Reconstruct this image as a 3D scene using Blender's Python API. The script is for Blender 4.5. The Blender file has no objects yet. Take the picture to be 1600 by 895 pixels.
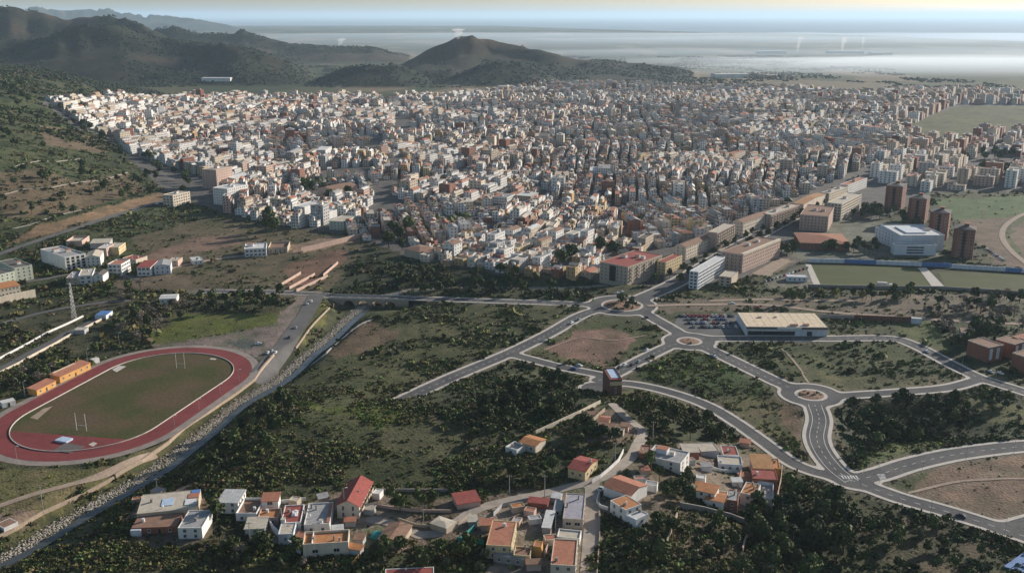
import bpy, bmesh, math, random
import numpy as np
from mathutils import Vector, Matrix
random.seed(7)
import time as _t; _t0 = _t.time()
def tick(n): print('TICK', n, round(_t.time() - _t0, 2))
rng = np.random.default_rng(7)
R = math.radians
scene = bpy.context.scene
col = scene.collection

# ------------------------------------------------------------------ camera, sky, sun, exposure
CAM_H = 205.0
FPX = 1500.0                      # focal length in photograph pixels (1600 wide)
PITCH = math.atan((447.5 - 25.0) / FPX)
SP, CP = math.sin(PITCH), math.cos(PITCH)
cam_d = bpy.data.cameras.new('camera'); cam = bpy.data.objects.new('camera', cam_d); col.objects.link(cam)
cam.location = (0, 0, CAM_H); cam.rotation_euler = (math.pi / 2 - PITCH, 0, 0)
cam_d.sensor_width = 36; cam_d.lens = 36 * FPX / 1600; cam_d.clip_start = 1; cam_d.clip_end = 400000
scene.camera = cam

SUN_EL = R(19); SUN_AZ = R(36)    # azimuth measured from +x (right) towards +y (away from the camera)
sdir = Vector((math.cos(SUN_EL) * math.cos(SUN_AZ), math.cos(SUN_EL) * math.sin(SUN_AZ), math.sin(SUN_EL)))
world = bpy.data.worlds.new('World'); scene.world = world; world.use_nodes = True
nt = world.node_tree
sky = nt.nodes.new('ShaderNodeTexSky'); sky.sky_type = 'NISHITA'; sky.sun_disc = False
sky.sun_elevation = SUN_EL; sky.sun_rotation = math.pi / 2 - SUN_AZ; sky.altitude = 200
sky.air_density = 1.0; sky.dust_density = 1.1; sky.ozone_density = 1.3
bg = nt.nodes['Background']; bg.inputs[1].default_value = 0.086
nt.links.new(sky.outputs[0], bg.inputs[0])
sun_d = bpy.data.lights.new('sun', 'SUN'); sun_d.energy = 5.0; sun_d.angle = R(0.55); sun_d.color = (1.0, 0.92, 0.82)
sun = bpy.data.objects.new('sun', sun_d); col.objects.link(sun)
sun.rotation_euler = sdir.to_track_quat('Z', 'Y').to_euler()
vs = scene.view_settings
vs.view_transform = 'Standard'; vs.look = 'None'; vs.gamma = 1; vs.use_curve_mapping = False; vs.exposure = 0.40
scene.cycles.use_denoising = True
scene.cycles.max_bounces = 5; scene.cycles.diffuse_bounces = 2; scene.cycles.glossy_bounces = 2
scene.cycles.transmission_bounces = 2; scene.cycles.volume_bounces = 1; scene.cycles.transparent_max_bounces = 8

# ------------------------------------------------------------------ small maths
def sm(a, b, x):
    t = np.clip((np.asarray(x, float) - a) / (b - a), 0, 1)
    return t * t * (3 - 2 * t)

def P0(px, py, z=0.0):
    a = (np.asarray(px, float) - 800) / FPX; b = (447.5 - np.asarray(py, float)) / FPX
    t = (CAM_H - z) / (SP - b * CP)
    return a * t, t * (CP + b * SP)

def PL(pts, z=0.0):
    x, y = P0([p[0] for p in pts], [p[1] for p in pts], z)
    return np.stack([x, y], 1)

def to_px(x, y, z):
    v = np.asarray(z, float) - CAM_H
    dep = y * CP - v * SP
    return 800 + FPX * x / dep, 447.5 - FPX * (y * SP + v * CP) / dep

def catmull(p, n=8):
    p = np.asarray(p, float)
    q = np.vstack([2 * p[0] - p[1], p, 2 * p[-1] - p[-2]])
    out = []
    for i in range(1, len(q) - 2):
        for k in range(n):
            t = k / n
            out.append(.5 * ((2 * q[i]) + (-q[i-1] + q[i+1]) * t + (2*q[i-1] - 5*q[i] + 4*q[i+1] - q[i+2]) * t*t + (-q[i-1] + 3*q[i] - 3*q[i+1] + q[i+2]) * t**3))
    out.append(q[-2])
    return np.array(out)

def pl_dist(X, Y, p):
    """distance to a polyline, and signed side (positive: right of travel)"""
    best = np.full(X.shape, 1e9); side = np.zeros(X.shape)
    for a, b in zip(p[:-1], p[1:]):
        d = b - a; L2 = d @ d
        if L2 < 1e-9: continue
        t = np.clip(((X - a[0]) * d[0] + (Y - a[1]) * d[1]) / L2, 0, 1)
        dx = X - a[0] - t * d[0]; dy = Y - a[1] - t * d[1]
        q = np.hypot(dx, dy); m = q < best
        best = np.where(m, q, best); side = np.where(m, np.sign(d[1] * dx - d[0] * dy), side)
    return best, side

def in_poly(X, Y, p):
    r = np.zeros(X.shape, bool)
    n = len(p); j = n - 1
    for i in range(n):
        xi, yi = p[i]; xj, yj = p[j]
        c = ((yi > Y) != (yj > Y)) & (X < (xj - xi) * (Y - yi) / (yj - yi + 1e-12) + xi)
        r ^= c; j = i
    return r

def hash2(i, j, s):
    v = np.sin(i * 127.1 + j * 311.7 + s * 74.7) * 43758.5453
    return v - np.floor(v)

def vnoise(x, y, sc, s=0):
    x = np.asarray(x, float) / sc; y = np.asarray(y, float) / sc
    i = np.floor(x); j = np.floor(y); fx = x - i; fy = y - j
    fx = fx*fx*(3-2*fx); fy = fy*fy*(3-2*fy)
    a = hash2(i, j, s); b = hash2(i+1, j, s); c = hash2(i, j+1, s); d = hash2(i+1, j+1, s)
    return (a*(1-fx)+b*fx)*(1-fy) + (c*(1-fx)+d*fx)*fy

def fbm(x, y, sc, s=0, o=4):
    r = 0; a = .5; t = 0
    for k in range(o):
        r = r + a * vnoise(x, y, sc / 2**k, s + k * 3.1); t += a; a *= .5
    return r / t

# ------------------------------------------------------------------ road network (pixel tracings laid on the plain)
NET = [([(300,455),(411,456),(500,460),(530,464),(640,466),(760,470),(880,474),(940,478)], 4.2),
       ([(614,632),(700,592),(795,552),(860,520),(905,494),(940,482)], 4.6),
       ([(797,553),(870,572),(950,588)], 3.6),
       ([(935,594),(955,587),(1000,563),(1045,541),(1062,536)], 4.2),
       ([(1068,525),(1045,511),(1022,498),(1004,487)], 4.6),
       ([(1095,529),(1200,529),(1300,529),(1390,529),(1430,540),(1480,566),(1530,590),(1600,612),(1700,645)], 4.4),
       ([(1096,540),(1150,566),(1210,595),(1244,609)], 4.8),
       ([(1296,620),(1340,617),(1400,613),(1480,606),(1530,593)], 3.6),
       ([(1273,632),(1280,655),(1276,682),(1284,705),(1305,732),(1335,755)], 5.2),
       ([(1320,752),(1370,742),(1420,726),(1480,712),(1540,703),(1600,697),(1720,690)], 5.0),
       ([(1310,742),(1400,776),(1480,799),(1560,824),(1660,857)], 4.4),
       ([(1565,827),(1600,817),(1680,795)], 3.6),
       ([(1325,750),(1270,736),(1235,721),(1195,692),(1150,660),(1110,636),(1070,620),(1020,606),(975,599),(940,602)], 3.4),
       ([(995,470),(1060,440),(1130,398),(1200,360),(1300,305),(1400,250),(1440,228)], 7.0)]
NET_L = [(catmull(PL(p), 5), w) for p, w in NET]
RBS = [(P0(972, 477), 15.5, 24.5), (P0(1077, 533), 8.5, 16.5), (P0(1267, 617), 9.0, 16.5)]
DISCS = [(P0(930, 606), 8.0)]

def net_sdf(X, Y):
    d = np.full(X.shape, 1e3)
    for p, w in NET_L:
        lo = p.min(0) - 60; hi = p.max(0) + 60
        m = (X > lo[0]) & (X < hi[0]) & (Y > lo[1]) & (Y < hi[1])
        if not m.any(): continue
        q = np.full(X.shape, 1e3); q[m] = pl_dist(X[m], Y[m], p)[0] - w
        k = 5.0
        hh = np.clip(.5 + .5 * (q - d) / k, 0, 1)
        d = q * (1 - hh) + d * hh - k * hh * (1 - hh) * .6
    for (c, r0, r1) in RBS:
        q = np.hypot(X - c[0], Y - c[1]) - r1
        k = 5.0; hh = np.clip(.5 + .5 * (q - d) / k, 0, 1)
        d = q * (1 - hh) + d * hh - k * hh * (1 - hh) * .6
    for c, r in DISCS:
        d = np.minimum(d, np.hypot(X - c[0], Y - c[1]) - r)
    for (c, r0, r1) in RBS:
        d = np.maximum(d, r0 - np.hypot(X - c[0], Y - c[1]))
    return d

def grid_lookup(fun, x0, x1, y0, y1, c, far):
    xs = np.arange(x0, x1 + c, c); ys = np.arange(y0, y1 + c, c); gx, gy = np.meshgrid(xs, ys, indexing='ij'); S = fun(gx, gy)
    def f(X, Y):
        X = np.asarray(X, float); Y = np.asarray(Y, float)
        u = (X - x0) / c; v = (Y - y0) / c; i = np.clip(u.astype(int), 0, len(xs) - 2); j = np.clip(v.astype(int), 0, len(ys) - 2)
        a = np.clip(u - i, 0, 1); b = np.clip(v - j, 0, 1)
        r = (S[i, j]*(1-a) + S[i+1, j]*a)*(1-b) + (S[i, j+1]*(1-a) + S[i+1, j+1]*a)*b
        return np.where((u < 0) | (v < 0) | (X > xs[-1]) | (Y > ys[-1]), far, r)
    return f
net_fast = grid_lookup(net_sdf, -300, 640, 310, 1260, 2.0, 200.0)
RIV = catmull(np.vstack([PL([(-260,1010)], -4), PL([(-120,940),(0,876),(50,850),(112,812),(175,775),(237,741),(287,703),(332,667),(375,630),(441,592),(484,553),(513,531),(545,500)], -4.5), PL([(580,472),(625,455),(700,450),(800,450),(900,449),(960,444),(1010,443)], -4)]), 5)
TRK = dict(cx=-213.5, cy=501.0, th=1.318, R=38.8, L=67.0, w=10.6)
def trk_d(X, Y, T=TRK):
    c, s = math.cos(T['th']), math.sin(T['th'])
    u = (X - T['cx']) * c + (Y - T['cy']) * s; v = -(X - T['cx']) * s + (Y - T['cy']) * c
    return np.hypot(u - np.clip(u, -T['L']/2, T['L']/2), v)

# ridges: distance, front width, back width, skyline in photograph pixels
RIDGES = [
 (4200, 550, 1000, [(-250,2),(-100,4),(0,8),(50,15),(84,25),(111,29),(145,25),(175,23),(202,30),(236,44),(270,60),(310,82),(350,100)]),
 (5000, 600, 1000, [(170,90),(200,60),(236,46),(270,40),(314,52),(364,51),(378,45),(391,51),(422,61),(452,68),(490,70),(530,72),(580,72),(621,83),(660,95),(720,110)]),
 (3350, 430, 700, [(-400,30),(-150,34),(0,60),(40,62),(67,57),(95,46),(121,39),(150,40),(186,39),(216,51),(253,61),(304,66),(337,69),(351,66),(388,73),(422,83),(456,97),(483,117),(520,140)]),
 (3080, 200, 320, [(430,150),(456,137),(490,128),(515,114),(545,103),(574,99),(597,101),(618,98),(641,106),(665,120),(690,140)]),
 (3080, 210, 320, [(655,145),(678,127),(719,115),(749,101),(786,96),(827,101),(854,115),(894,136),(915,145)]),
 (3550, 430, 650, [(600,110),(630,98),(648,88),(665,79),(682,71),(716,54),(735,54),(749,57),(786,67),(817,72),(850,79),(878,86),(901,93),(952,96),(979,101),(1002,100),(1036,105),(1070,111),(1100,120),(1140,131),(1180,142)]),
 (16000, 2500, 2500, [(-500,20),(-100,17),(0,14),(40,14),(50,10),(60,10),(75,14),(100,17),(140,14),(170,13),(190,19),(225,22),(270,25),(310,30),(360,40),(400,50)]),
]
def ridge_h(X, Y):
    z = np.zeros(X.shape)
    n = fbm(X, Y, 420, 5, 4); n2 = fbm(X, Y, 150, 9, 3)
    for D, wf, wb, sk in RIDGES:
        sk = np.array(sk, float)
        yy = Y + (n - .5) * wf * .8 + (n2 - .5) * wf * .25
        t = np.where(yy < D, (D - yy) / wf, (yy - D) / wb)
        m = t < 1
        px = 800 + FPX * (X / np.maximum(Y, 1)) * 1.0 / (CP + 0.0) * CP * 1.0
        # pixel column of a point on the crest (crest sits near the horizon, so depth ~ D*CP)
        a = (447.5 - np.interp(px, sk[:, 0], sk[:, 1], left=447.5, right=447.5)) / FPX
        px2 = 800 + FPX * X / np.maximum(Y, 1) / (CP + a * SP)
        py = np.interp(800 + FPX * X / np.maximum(Y, 1) * (CP + a * SP), sk[:, 0], sk[:, 1], left=400, right=400)
        b = (447.5 - py) / FPX
        top = CAM_H + D * (-SP + b * CP) / (CP + b * SP)
        top = np.maximum(top, 0)
        prof = np.where(m, (1 - np.clip(t, 0, 1)**1.25) , 0)
        prof = prof * prof * (3 - 2 * prof) * .55 + prof * .45
        rough = 1 - np.clip(t * 4, 0, 1) * ((1 - np.abs(2 * n - 1)) * .34 + n2 * .18)
        z = np.maximum(z, top * prof * rough)
    return z

PIT = P0(1395, 662, -4); BRC = P0(586, 482, -5); MKT = P0(1165, 506)
COAST = np.array([(-400,36),(250,38),(700,38),(900,45),(1070,50),(1250,53),(1400,58),(1500,62),(1600,66),(1800,76)], float)
def height(X, Y):
    X = np.asarray(X, float); Y = np.asarray(Y, float)
    z = np.zeros(X.shape)
    dr = np.full(X.shape, 500.0); side = np.ones(X.shape)
    nr_ = (Y < 900) & (X > -420) & (X < 230)
    if nr_.any(): dr[nr_], side[nr_] = pl_dist(X[nr_], Y[nr_], RIV)
    sdr = dr * side                                  # positive on the hamlet side
    near = (Y < 620) & (np.abs(X) < 520)
    ns = np.full(X.shape, 50.0)
    if near.any(): ns[near] = net_fast(X[near], Y[near])
    hill = 16 * sm(12, 62, sdr) * (1 - sm(425, 560, Y)) * (1 - sm(45, 125, X))
    cl = Y < 700
    if cl.any(): hill[cl] += 1.6 * (fbm(X[cl], Y[cl], 38, 3, 3) - .5) * (trk_d(X[cl], Y[cl]) > 62) * sm(9, 18, dr[cl]) * sm(.9, 1.4, np.hypot((X[cl] - MKT[0]) / 95, (Y[cl] - MKT[1]) / 40))
    z = z + hill * sm(1, 22, ns)
    pit = np.hypot((X - PIT[0]) / 42, (Y - PIT[1]) / 30)
    z = z - 9 * np.exp(-pit**2) * sm(2, 14, ns)
    s = -X - .335 * Y
    lf = (s > 0) & (Y > 760) & (Y < 3000)
    if lf.any(): z[lf] += 78 * sm(0, 430, s[lf]) * sm(760, 1150, Y[lf]) * (1 + .25 * (fbm(X[lf], Y[lf], 120, 2, 3) - .5)) * (1 - sm(2500, 3000, Y[lf]))
    far = Y > 2450
    if far.any():
        zr = ridge_h(X[far], Y[far])
        z[far] = np.maximum(z[far], zr)
    bq = np.hypot((X - BRC[0]) / 36, (Y - BRC[1]) / 20)
    z = z - 6.0 * (1 - sm(.75, 1.15, bq))
    lo = -5.2
    z = np.where(dr < 18, z * sm(7, 17, dr) + lo * (1 - sm(7, 17, dr)), z)
    # the coast
    vf = Y > 5000
    if vf.any():
        pxx = 800 + FPX * X[vf] / Y[vf]
        cy = P0(800, np.interp(pxx, COAST[:, 0], COAST[:, 1]))[1] + 300 * (fbm(X[vf], Y[vf] * 0, 900, 4) - .5)
        z[vf] = np.where((Y[vf] > cy) & (Y[vf] < 13400), -6, z[vf])
        z[vf] = np.where((Y[vf] > cy) & (z[vf] < 3), -6, z[vf])
    return z

def G(pts):
    """where a photograph pixel meets the terrain"""
    pts = np.asarray(pts, float).reshape(-1, 2)
    a = (pts[:, 0] - 800) / FPX; b = (447.5 - pts[:, 1]) / FPX
    dx, dy, dz = a, CP + b * SP, -SP + b * CP
    dzn = np.minimum(dz, -1e-4); t = (CAM_H - 23) / -dzn
    t = np.where(t * dy < 740, t, np.minimum(np.maximum((CAM_H - 112) / -dzn, 300), 2250)); done = np.zeros(len(pts), bool)
    for _ in range(400):
        k = np.nonzero(~done)[0]
        if not len(k): break
        tk = t[k]; z = CAM_H + tk * dz[k] - height(tk * dx[k], tk * dy[k])
        done[k] = (z <= 0) | (tk > 25000)
        t[k] = np.where(done[k], tk, tk + np.maximum(.008 * tk, .5 * np.minimum(z, 80)))
    lo = t * .94 - 30; hi = t
    for _ in range(22):
        m = .5 * (lo + hi); z = CAM_H + m * dz - height(m * dx, m * dy)
        hi = np.where(z <= 0, m, hi); lo = np.where(z <= 0, lo, m)
    return np.stack([hi * dx, hi * dy, CAM_H + hi * dz], 1)

def g1(px, py):
    return G([(px, py)])[0]

# ------------------------------------------------------------------ materials
def new_mat(name):
    m = bpy.data.materials.new(name); m.use_nodes = True
    n = m.node_tree.nodes; b = n['Principled BSDF']
    return m, n, m.node_tree.links, b

def mat(name, rgb, rough=.85, var=.3, scale=.5, bump=0.0, metal=0.0, streak=False, rnd=0.0, spec=.3, fine=None):
    m, n, l, b = new_mat(name)
    geo = n.new('ShaderNodeNewGeometry'); mp = n.new('ShaderNodeMapping')
    if streak: mp.inputs['Scale'].default_value = (1, 1, .18)
    l.new(geo.outputs['Position'], mp.inputs[0])
    no = n.new('ShaderNodeTexNoise'); no.inputs['Scale'].default_value = scale; no.inputs['Detail'].default_value = 6; no.inputs['Roughness'].default_value = .65
    l.new(mp.outputs[0], no.inputs['Vector'])
    mr = n.new('ShaderNodeMapRange'); mr.inputs[1].default_value = .25; mr.inputs[2].default_value = .75
    mr.inputs[3].default_value = 1 - var; mr.inputs[4].default_value = 1 + var * .7
    l.new(no.outputs[0], mr.inputs[0])
    mul = n.new('ShaderNodeVectorMath'); mul.operation = 'SCALE'
    mul.inputs[0].default_value = rgb; l.new(mr.outputs[0], mul.inputs['Scale'])
    out = mul.outputs[0]
    if rnd:
        oi = n.new('ShaderNodeObjectInfo'); mr2 = n.new('ShaderNodeMapRange')
        mr2.inputs[3].default_value = 1 - rnd; mr2.inputs[4].default_value = 1 + rnd
        l.new(oi.outputs['Random'], mr2.inputs[0])
        m2 = n.new('ShaderNodeVectorMath'); m2.operation = 'SCALE'; l.new(out, m2.inputs[0]); l.new(mr2.outputs[0], m2.inputs['Scale']); out = m2.outputs[0]
    l.new(out, b.inputs['Base Color'])
    b.inputs['Roughness'].default_value = rough; b.inputs['Metallic'].default_value = metal
    b.inputs['Specular IOR Level'].default_value = spec
    if bump:
        n2 = n.new('ShaderNodeTexNoise'); n2.inputs['Scale'].default_value = fine or scale * 4; n2.inputs['Detail'].default_value = 4
        l.new(geo.outputs['Position'], n2.inputs['Vector'])
        bp = n.new('ShaderNodeBump'); bp.inputs['Strength'].default_value = bump; bp.inputs['Distance'].default_value = .3
        l.new(n2.outputs[0], bp.inputs['Height']); l.new(bp.outputs[0], b.inputs['Normal'])
    return m

def attr_mat(name, rough=.9, var=.3, scales=(.25, .03), bump=.5, windows=False, spec=.2, bdist=.5):
    m, n, l, b = new_mat(name)
    at = n.new('ShaderNodeAttribute'); at.attribute_name = 'Col'
    geo = n.new('ShaderNodeNewGeometry')
    out = at.outputs['Color']
    for k, sc in enumerate(scales):
        no = n.new('ShaderNodeTexNoise'); no.inputs['Scale'].default_value = sc; no.inputs['Detail'].default_value = 7; no.inputs['Roughness'].default_value = .68
        l.new(geo.outputs['Position'], no.inputs['Vector'])
        mr = n.new('ShaderNodeMapRange'); mr.inputs[1].default_value = .3; mr.inputs[2].default_value = .7
        mr.inputs[3].default_value = 1 - var; mr.inputs[4].default_value = 1 + var
        l.new(no.outputs[0], mr.inputs[0])
        mu = n.new('ShaderNodeVectorMath'); mu.operation = 'SCALE'; l.new(out, mu.inputs[0]); l.new(mr.outputs[0], mu.inputs['Scale']); out = mu.outputs[0]
        last = no
    if windows:
        uv = n.new('ShaderNodeUVMap'); uv.uv_map = 'UVMap'
        sep = n.new('ShaderNodeSeparateXYZ'); l.new(uv.outputs[0], sep.inputs[0])
        def frac_in(src, per, lo, hi):
            a = n.new('ShaderNodeMath'); a.operation = 'DIVIDE'; l.new(src, a.inputs[0]); a.inputs[1].default_value = per
            f = n.new('ShaderNodeMath'); f.operation = 'FRACT'; l.new(a.outputs[0], f.inputs[0])
            g = n.new('ShaderNodeMath'); g.operation = 'GREATER_THAN'; l.new(f.outputs[0], g.inputs[0]); g.inputs[1].default_value = lo
            h = n.new('ShaderNodeMath'); h.operation = 'LESS_THAN'; l.new(f.outputs[0], h.inputs[0]); h.inputs[1].default_value = hi
            q = n.new('ShaderNodeMath'); q.operation = 'MULTIPLY'; l.new(g.outputs[0], q.inputs[0]); l.new(h.outputs[0], q.inputs[1])
            return q.outputs[0]
        q = n.new('ShaderNodeMath'); q.operation = 'MULTIPLY'
        l.new(frac_in(sep.outputs[0], 3.1, .30, .70), q.inputs[0]); l.new(frac_in(sep.outputs[1], 3.0, .28, .78), q.inputs[1])
        mx = n.new('ShaderNodeMix'); mx.data_type = 'RGBA'
        l.new(q.outputs[0], mx.inputs[0]); l.new(out, mx.inputs[6]); mx.inputs[7].default_value = (.035, .035, .04, 1); out = mx.outputs[2]
    l.new(out, b.inputs['Base Color']); b.inputs['Roughness'].default_value = rough; b.inputs['Specular IOR Level'].default_value = spec
    if bump:
        n2 = n.new('ShaderNodeTexNoise'); n2.inputs['Scale'].default_value = scales[0] * 2.2; n2.inputs['Detail'].default_value = 6
        l.new(geo.outputs['Position'], n2.inputs['Vector'])
        bp = n.new('ShaderNodeBump'); bp.inputs['Strength'].default_value = bump; bp.inputs['Distance'].default_value = bdist
        l.new(n2.outputs[0], bp.inputs['Height']); l.new(bp.outputs[0], b.inputs['Normal'])
    return m

M = {}
M['ground'] = attr_mat('ground_cover', var=.34, scales=(.35, .06), bump=.9, bdist=.6)
M['asphalt'] = None
M['asphalt_old'] = mat('asphalt_old', (.125, .118, .113), .92, .35, .07, .1, fine=2)
M['pave'] = mat('paving', (.50, .455, .395), .9, .2, .3, .1)
M['lane'] = mat('lane_concrete', (.34, .29, .24), .92, .3, .18, .2)
M['dirtlane'] = mat('lane_dirt', (.33, .25, .19), .95, .3, .2, .3)
M['paint'] = mat('road_paint', (.62, .61, .58), .8, .35, .8)
M['tartan'] = mat('tartan_red', (.20, .042, .040), .9, .35, .09, .05)
M['turf'] = attr_mat('turf', var=.22, scales=(.5, .045), bump=.3)
M['apron'] = mat('apron_concrete', (.27, .225, .195), .92, .35, .15, .1)
M['kerb'] = mat('kerb_white', (.55, .5, .44), .85, .25, .5)
M['stone'] = mat('river_stone', (.40, .35, .28), .9, .35, .7, .3, rnd=.3)
M['wallstone'] = mat('stone_wall', (.40, .31, .23), .92, .3, .5, .5)
M['concrete'] = mat('concrete', (.38, .36, .33), .9, .25, .25, .2, streak=True)
M['water'] = mat('river_water', (.06, .065, .06), .12, .3, .1, .15, spec=.5, fine=1.5)
M['sea'] = mat('sea_water', (.22, .28, .33), .5, .25, .0004, .2, spec=.5, fine=.02)
M['glass'] = mat('window_glass', (.03, .033, .04), .15, .2, .3, spec=.5)
M['frame'] = mat('window_frame', (.5, .48, .45), .7, .2, 1)
M['dark'] = mat('opening_shadow', (.03, .028, .026), .9, .2, 1)  # near-black colour stands in for the shadow inside openings
M['metal'] = mat('galvanised', (.42, .42, .41), .5, .15, .5, metal=.4)
M['wood'] = mat('weathered_wood', (.22, .17, .13), .9, .3, 1)
M['white_post'] = mat('white_post', (.7, .69, .66), .6, .1, 1)
M['bark'] = mat('bark', (.12, .09, .065), .95, .3, 2, .5)
M['tyre'] = mat('tyre', (.02, .02, .02), .9)
M['teal'] = mat('teal_cloth', (.06, .30, .25), .8, .25, .6)
M['blue'] = mat('blue_panel', (.10, .20, .42), .5, .25, .4)
M['bluepale'] = mat('pale_blue_sheet', (.45, .55, .68), .5, .25, .5)
M['whitesheet'] = mat('white_sheet', (.66, .66, .66), .6, .2, .5)
M['smoke'] = None
WALLC = {'white': (.71, .69, .65), 'cream': (.64, .55, .43), 'beige': (.46, .38, .29), 'ochre': (.52, .34, .17), 'brick': (.27, .115, .075), 'grey': (.42, .41, .40),
         'pink': (.52, .37, .30), 'yellow': (.60, .47, .26), 'darkbrick': (.20, .09, .065), 'palegreen': (.50, .52, .42), 'orange': (.62, .33, .10), 'shade': (.3, .27, .24), 'bluewhite': (.60, .63, .66)}  # the darkest neutral is a plain grey-brown wall colour
ROOFC = {'terracotta': (.40, .17, .105), 'tile': (.34, .15, .09), 'brown': (.26, .155, .105), 'greyroof': (.34, .33, .32), 'whiteroof': (.60, .59, .56), 'darkroof': (.13, .115, .105),
         'pale': (.50, .44, .35), 'red': (.30, .078, .062), 'lilac': (.36, .34, .37), 'cream': (.68, .55, .38), 'ochretile': (.40, .21, .09), 'orangetile': (.45, .20, .085)}
for k, c in WALLC.items(): M['w_' + k] = mat(k + '_wall', c, .9, .22, .35, .15, streak=True)
for k, c in ROOFC.items(): M['r_' + k] = mat(k + '_roof', c, .9, .3, .45, .35, fine=3)

def mix_mat(name, c1, c2, scale, thr=.5, soft=.08, rough=.9, fine_var=.25):
    m, n, l, b = new_mat(name)
    geo = n.new('ShaderNodeNewGeometry'); no = n.new('ShaderNodeTexNoise'); no.inputs['Scale'].default_value = scale; no.inputs['Detail'].default_value = 6
    l.new(geo.outputs['Position'], no.inputs['Vector'])
    mr = n.new('ShaderNodeMapRange'); mr.inputs[1].default_value = thr - soft; mr.inputs[2].default_value = thr + soft; l.new(no.outputs[0], mr.inputs[0])
    mx = n.new('ShaderNodeMix'); mx.data_type = 'RGBA'; mx.inputs[6].default_value = (*c1, 1); mx.inputs[7].default_value = (*c2, 1); l.new(mr.outputs[0], mx.inputs[0])
    n2 = n.new('ShaderNodeTexNoise'); n2.inputs['Scale'].default_value = .6; n2.inputs['Detail'].default_value = 8; l.new(geo.outputs['Position'], n2.inputs['Vector'])
    m2 = n.new('ShaderNodeMapRange'); m2.inputs[1].default_value = .3; m2.inputs[2].default_value = .7; m2.inputs[3].default_value = 1 - fine_var; m2.inputs[4].default_value = 1 + fine_var; l.new(n2.outputs[0], m2.inputs[0])
    mu = n.new('ShaderNodeVectorMath'); mu.operation = 'SCALE'; l.new(mx.outputs[2], mu.inputs[0]); l.new(m2.outputs[0], mu.inputs['Scale'])
    l.new(mu.outputs[0], b.inputs['Base Color']); b.inputs['Roughness'].default_value = rough; b.inputs['Specular IOR Level'].default_value = .15
    return m
def leaf_mat(name, rgb, rnd=.35):
    m = mat(name, rgb, .75, .45, .9, rnd=rnd, spec=.2)
    return m
M['leaf_dark'] = leaf_mat('pine_foliage', (.066, .082, .030))
M['leaf_mid'] = leaf_mat('broadleaf_foliage', (.086, .106, .034))
M['leaf_olive'] = leaf_mat('olive_foliage', (.105, .108, .054))
M['leaf_yellow'] = leaf_mat('yellow_foliage', (.20, .18, .035))
M['leaf_far'] = leaf_mat('far_foliage', (.030, .038, .018), .1)
M['leaf_bare'] = leaf_mat('bare_twigs', (.20, .165, .13))
M['bush'] = attr_mat('scrub_foliage', var=.35, scales=(1.2, .05), bump=0)

def vol_mat(name, rgb, dens, aniso=.2):
    m = bpy.data.materials.new(name); m.use_nodes = True
    n = m.node_tree.nodes; l = m.node_tree.links
    n.remove(n['Principled BSDF'])
    v = n.new('ShaderNodeVolumePrincipled'); v.inputs['Color'].default_value = (*rgb, 1); v.inputs['Density'].default_value = dens; v.inputs['Anisotropy'].default_value = aniso
    l.new(v.outputs[0], n['Material Output'].inputs['Volume'])
    return m

# ------------------------------------------------------------------ object helpers
def tag(o, label=None, cat=None, group=None, kind=None):
    if label: o['label'] = label
    if cat: o['category'] = cat
    if group: o['group'] = group
    if kind: o['kind'] = kind
    return o

def link(name, me, parent=None, loc=None, rot=None, scale=None):
    o = bpy.data.objects.new(name, me); col.objects.link(o)
    if parent: o.parent = parent
    if loc is not None: o.location = loc
    if rot is not None: o.rotation_euler = rot
    if scale is not None: o.scale = scale
    return o

def empty(name, loc, rz=0):
    o = bpy.data.objects.new(name, None); col.objects.link(o); o.location = loc; o.rotation_euler = (0, 0, rz); o.empty_display_size = .5
    return o

def mesh(name, v, f, mats, mi=None, smooth=False):
    me = bpy.data.meshes.new(name); me.from_pydata([tuple(map(float, p)) for p in v], [], f)
    for m in (mats if isinstance(mats, (list, tuple)) else [mats]): me.materials.append(m)
    if mi is not None: me.polygons.foreach_set('material_index', mi)
    if smooth: me.polygons.foreach_set('use_smooth', [True] * len(me.polygons))
    me.update(); return me

def np_mesh(name, V, Q, mats, mi=None, colr=None, uv=None, smooth=False):
    """V (n,3), Q (m,4) quads (or (m,3) triangles)"""
    me = bpy.data.meshes.new(name); k = Q.shape[1]
    me.vertices.add(len(V)); me.vertices.foreach_set('co', np.asarray(V, np.float32).ravel())
    me.loops.add(Q.size); me.loops.foreach_set('vertex_index', Q.astype(np.int32).ravel())
    me.polygons.add(len(Q)); me.polygons.foreach_set('loop_start', np.arange(0, Q.size, k, dtype=np.int32))
    try: me.polygons.foreach_set('loop_total', np.full(len(Q), k, np.int32))
    except Exception: pass
    for m in mats: me.materials.append(m)
    if mi is not None: me.polygons.foreach_set('material_index', np.asarray(mi, np.int32))
    me.polygons.foreach_set('use_smooth', np.full(len(Q), bool(smooth)))
    me.update(calc_edges=True)
    if colr is not None:
        dom = 'POINT' if len(colr) == len(V) else 'FACE'
        a = me.attributes.new('Col', 'FLOAT_COLOR', dom)
        c = np.ones((len(colr), 4), np.float32); c[:, :3] = colr; a.data.foreach_set('color', c.ravel())
    if uv is not None:
        u = me.uv_layers.new(name='UVMap'); u.data.foreach_set('uv', np.asarray(uv, np.float32).ravel())
    return me

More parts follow.
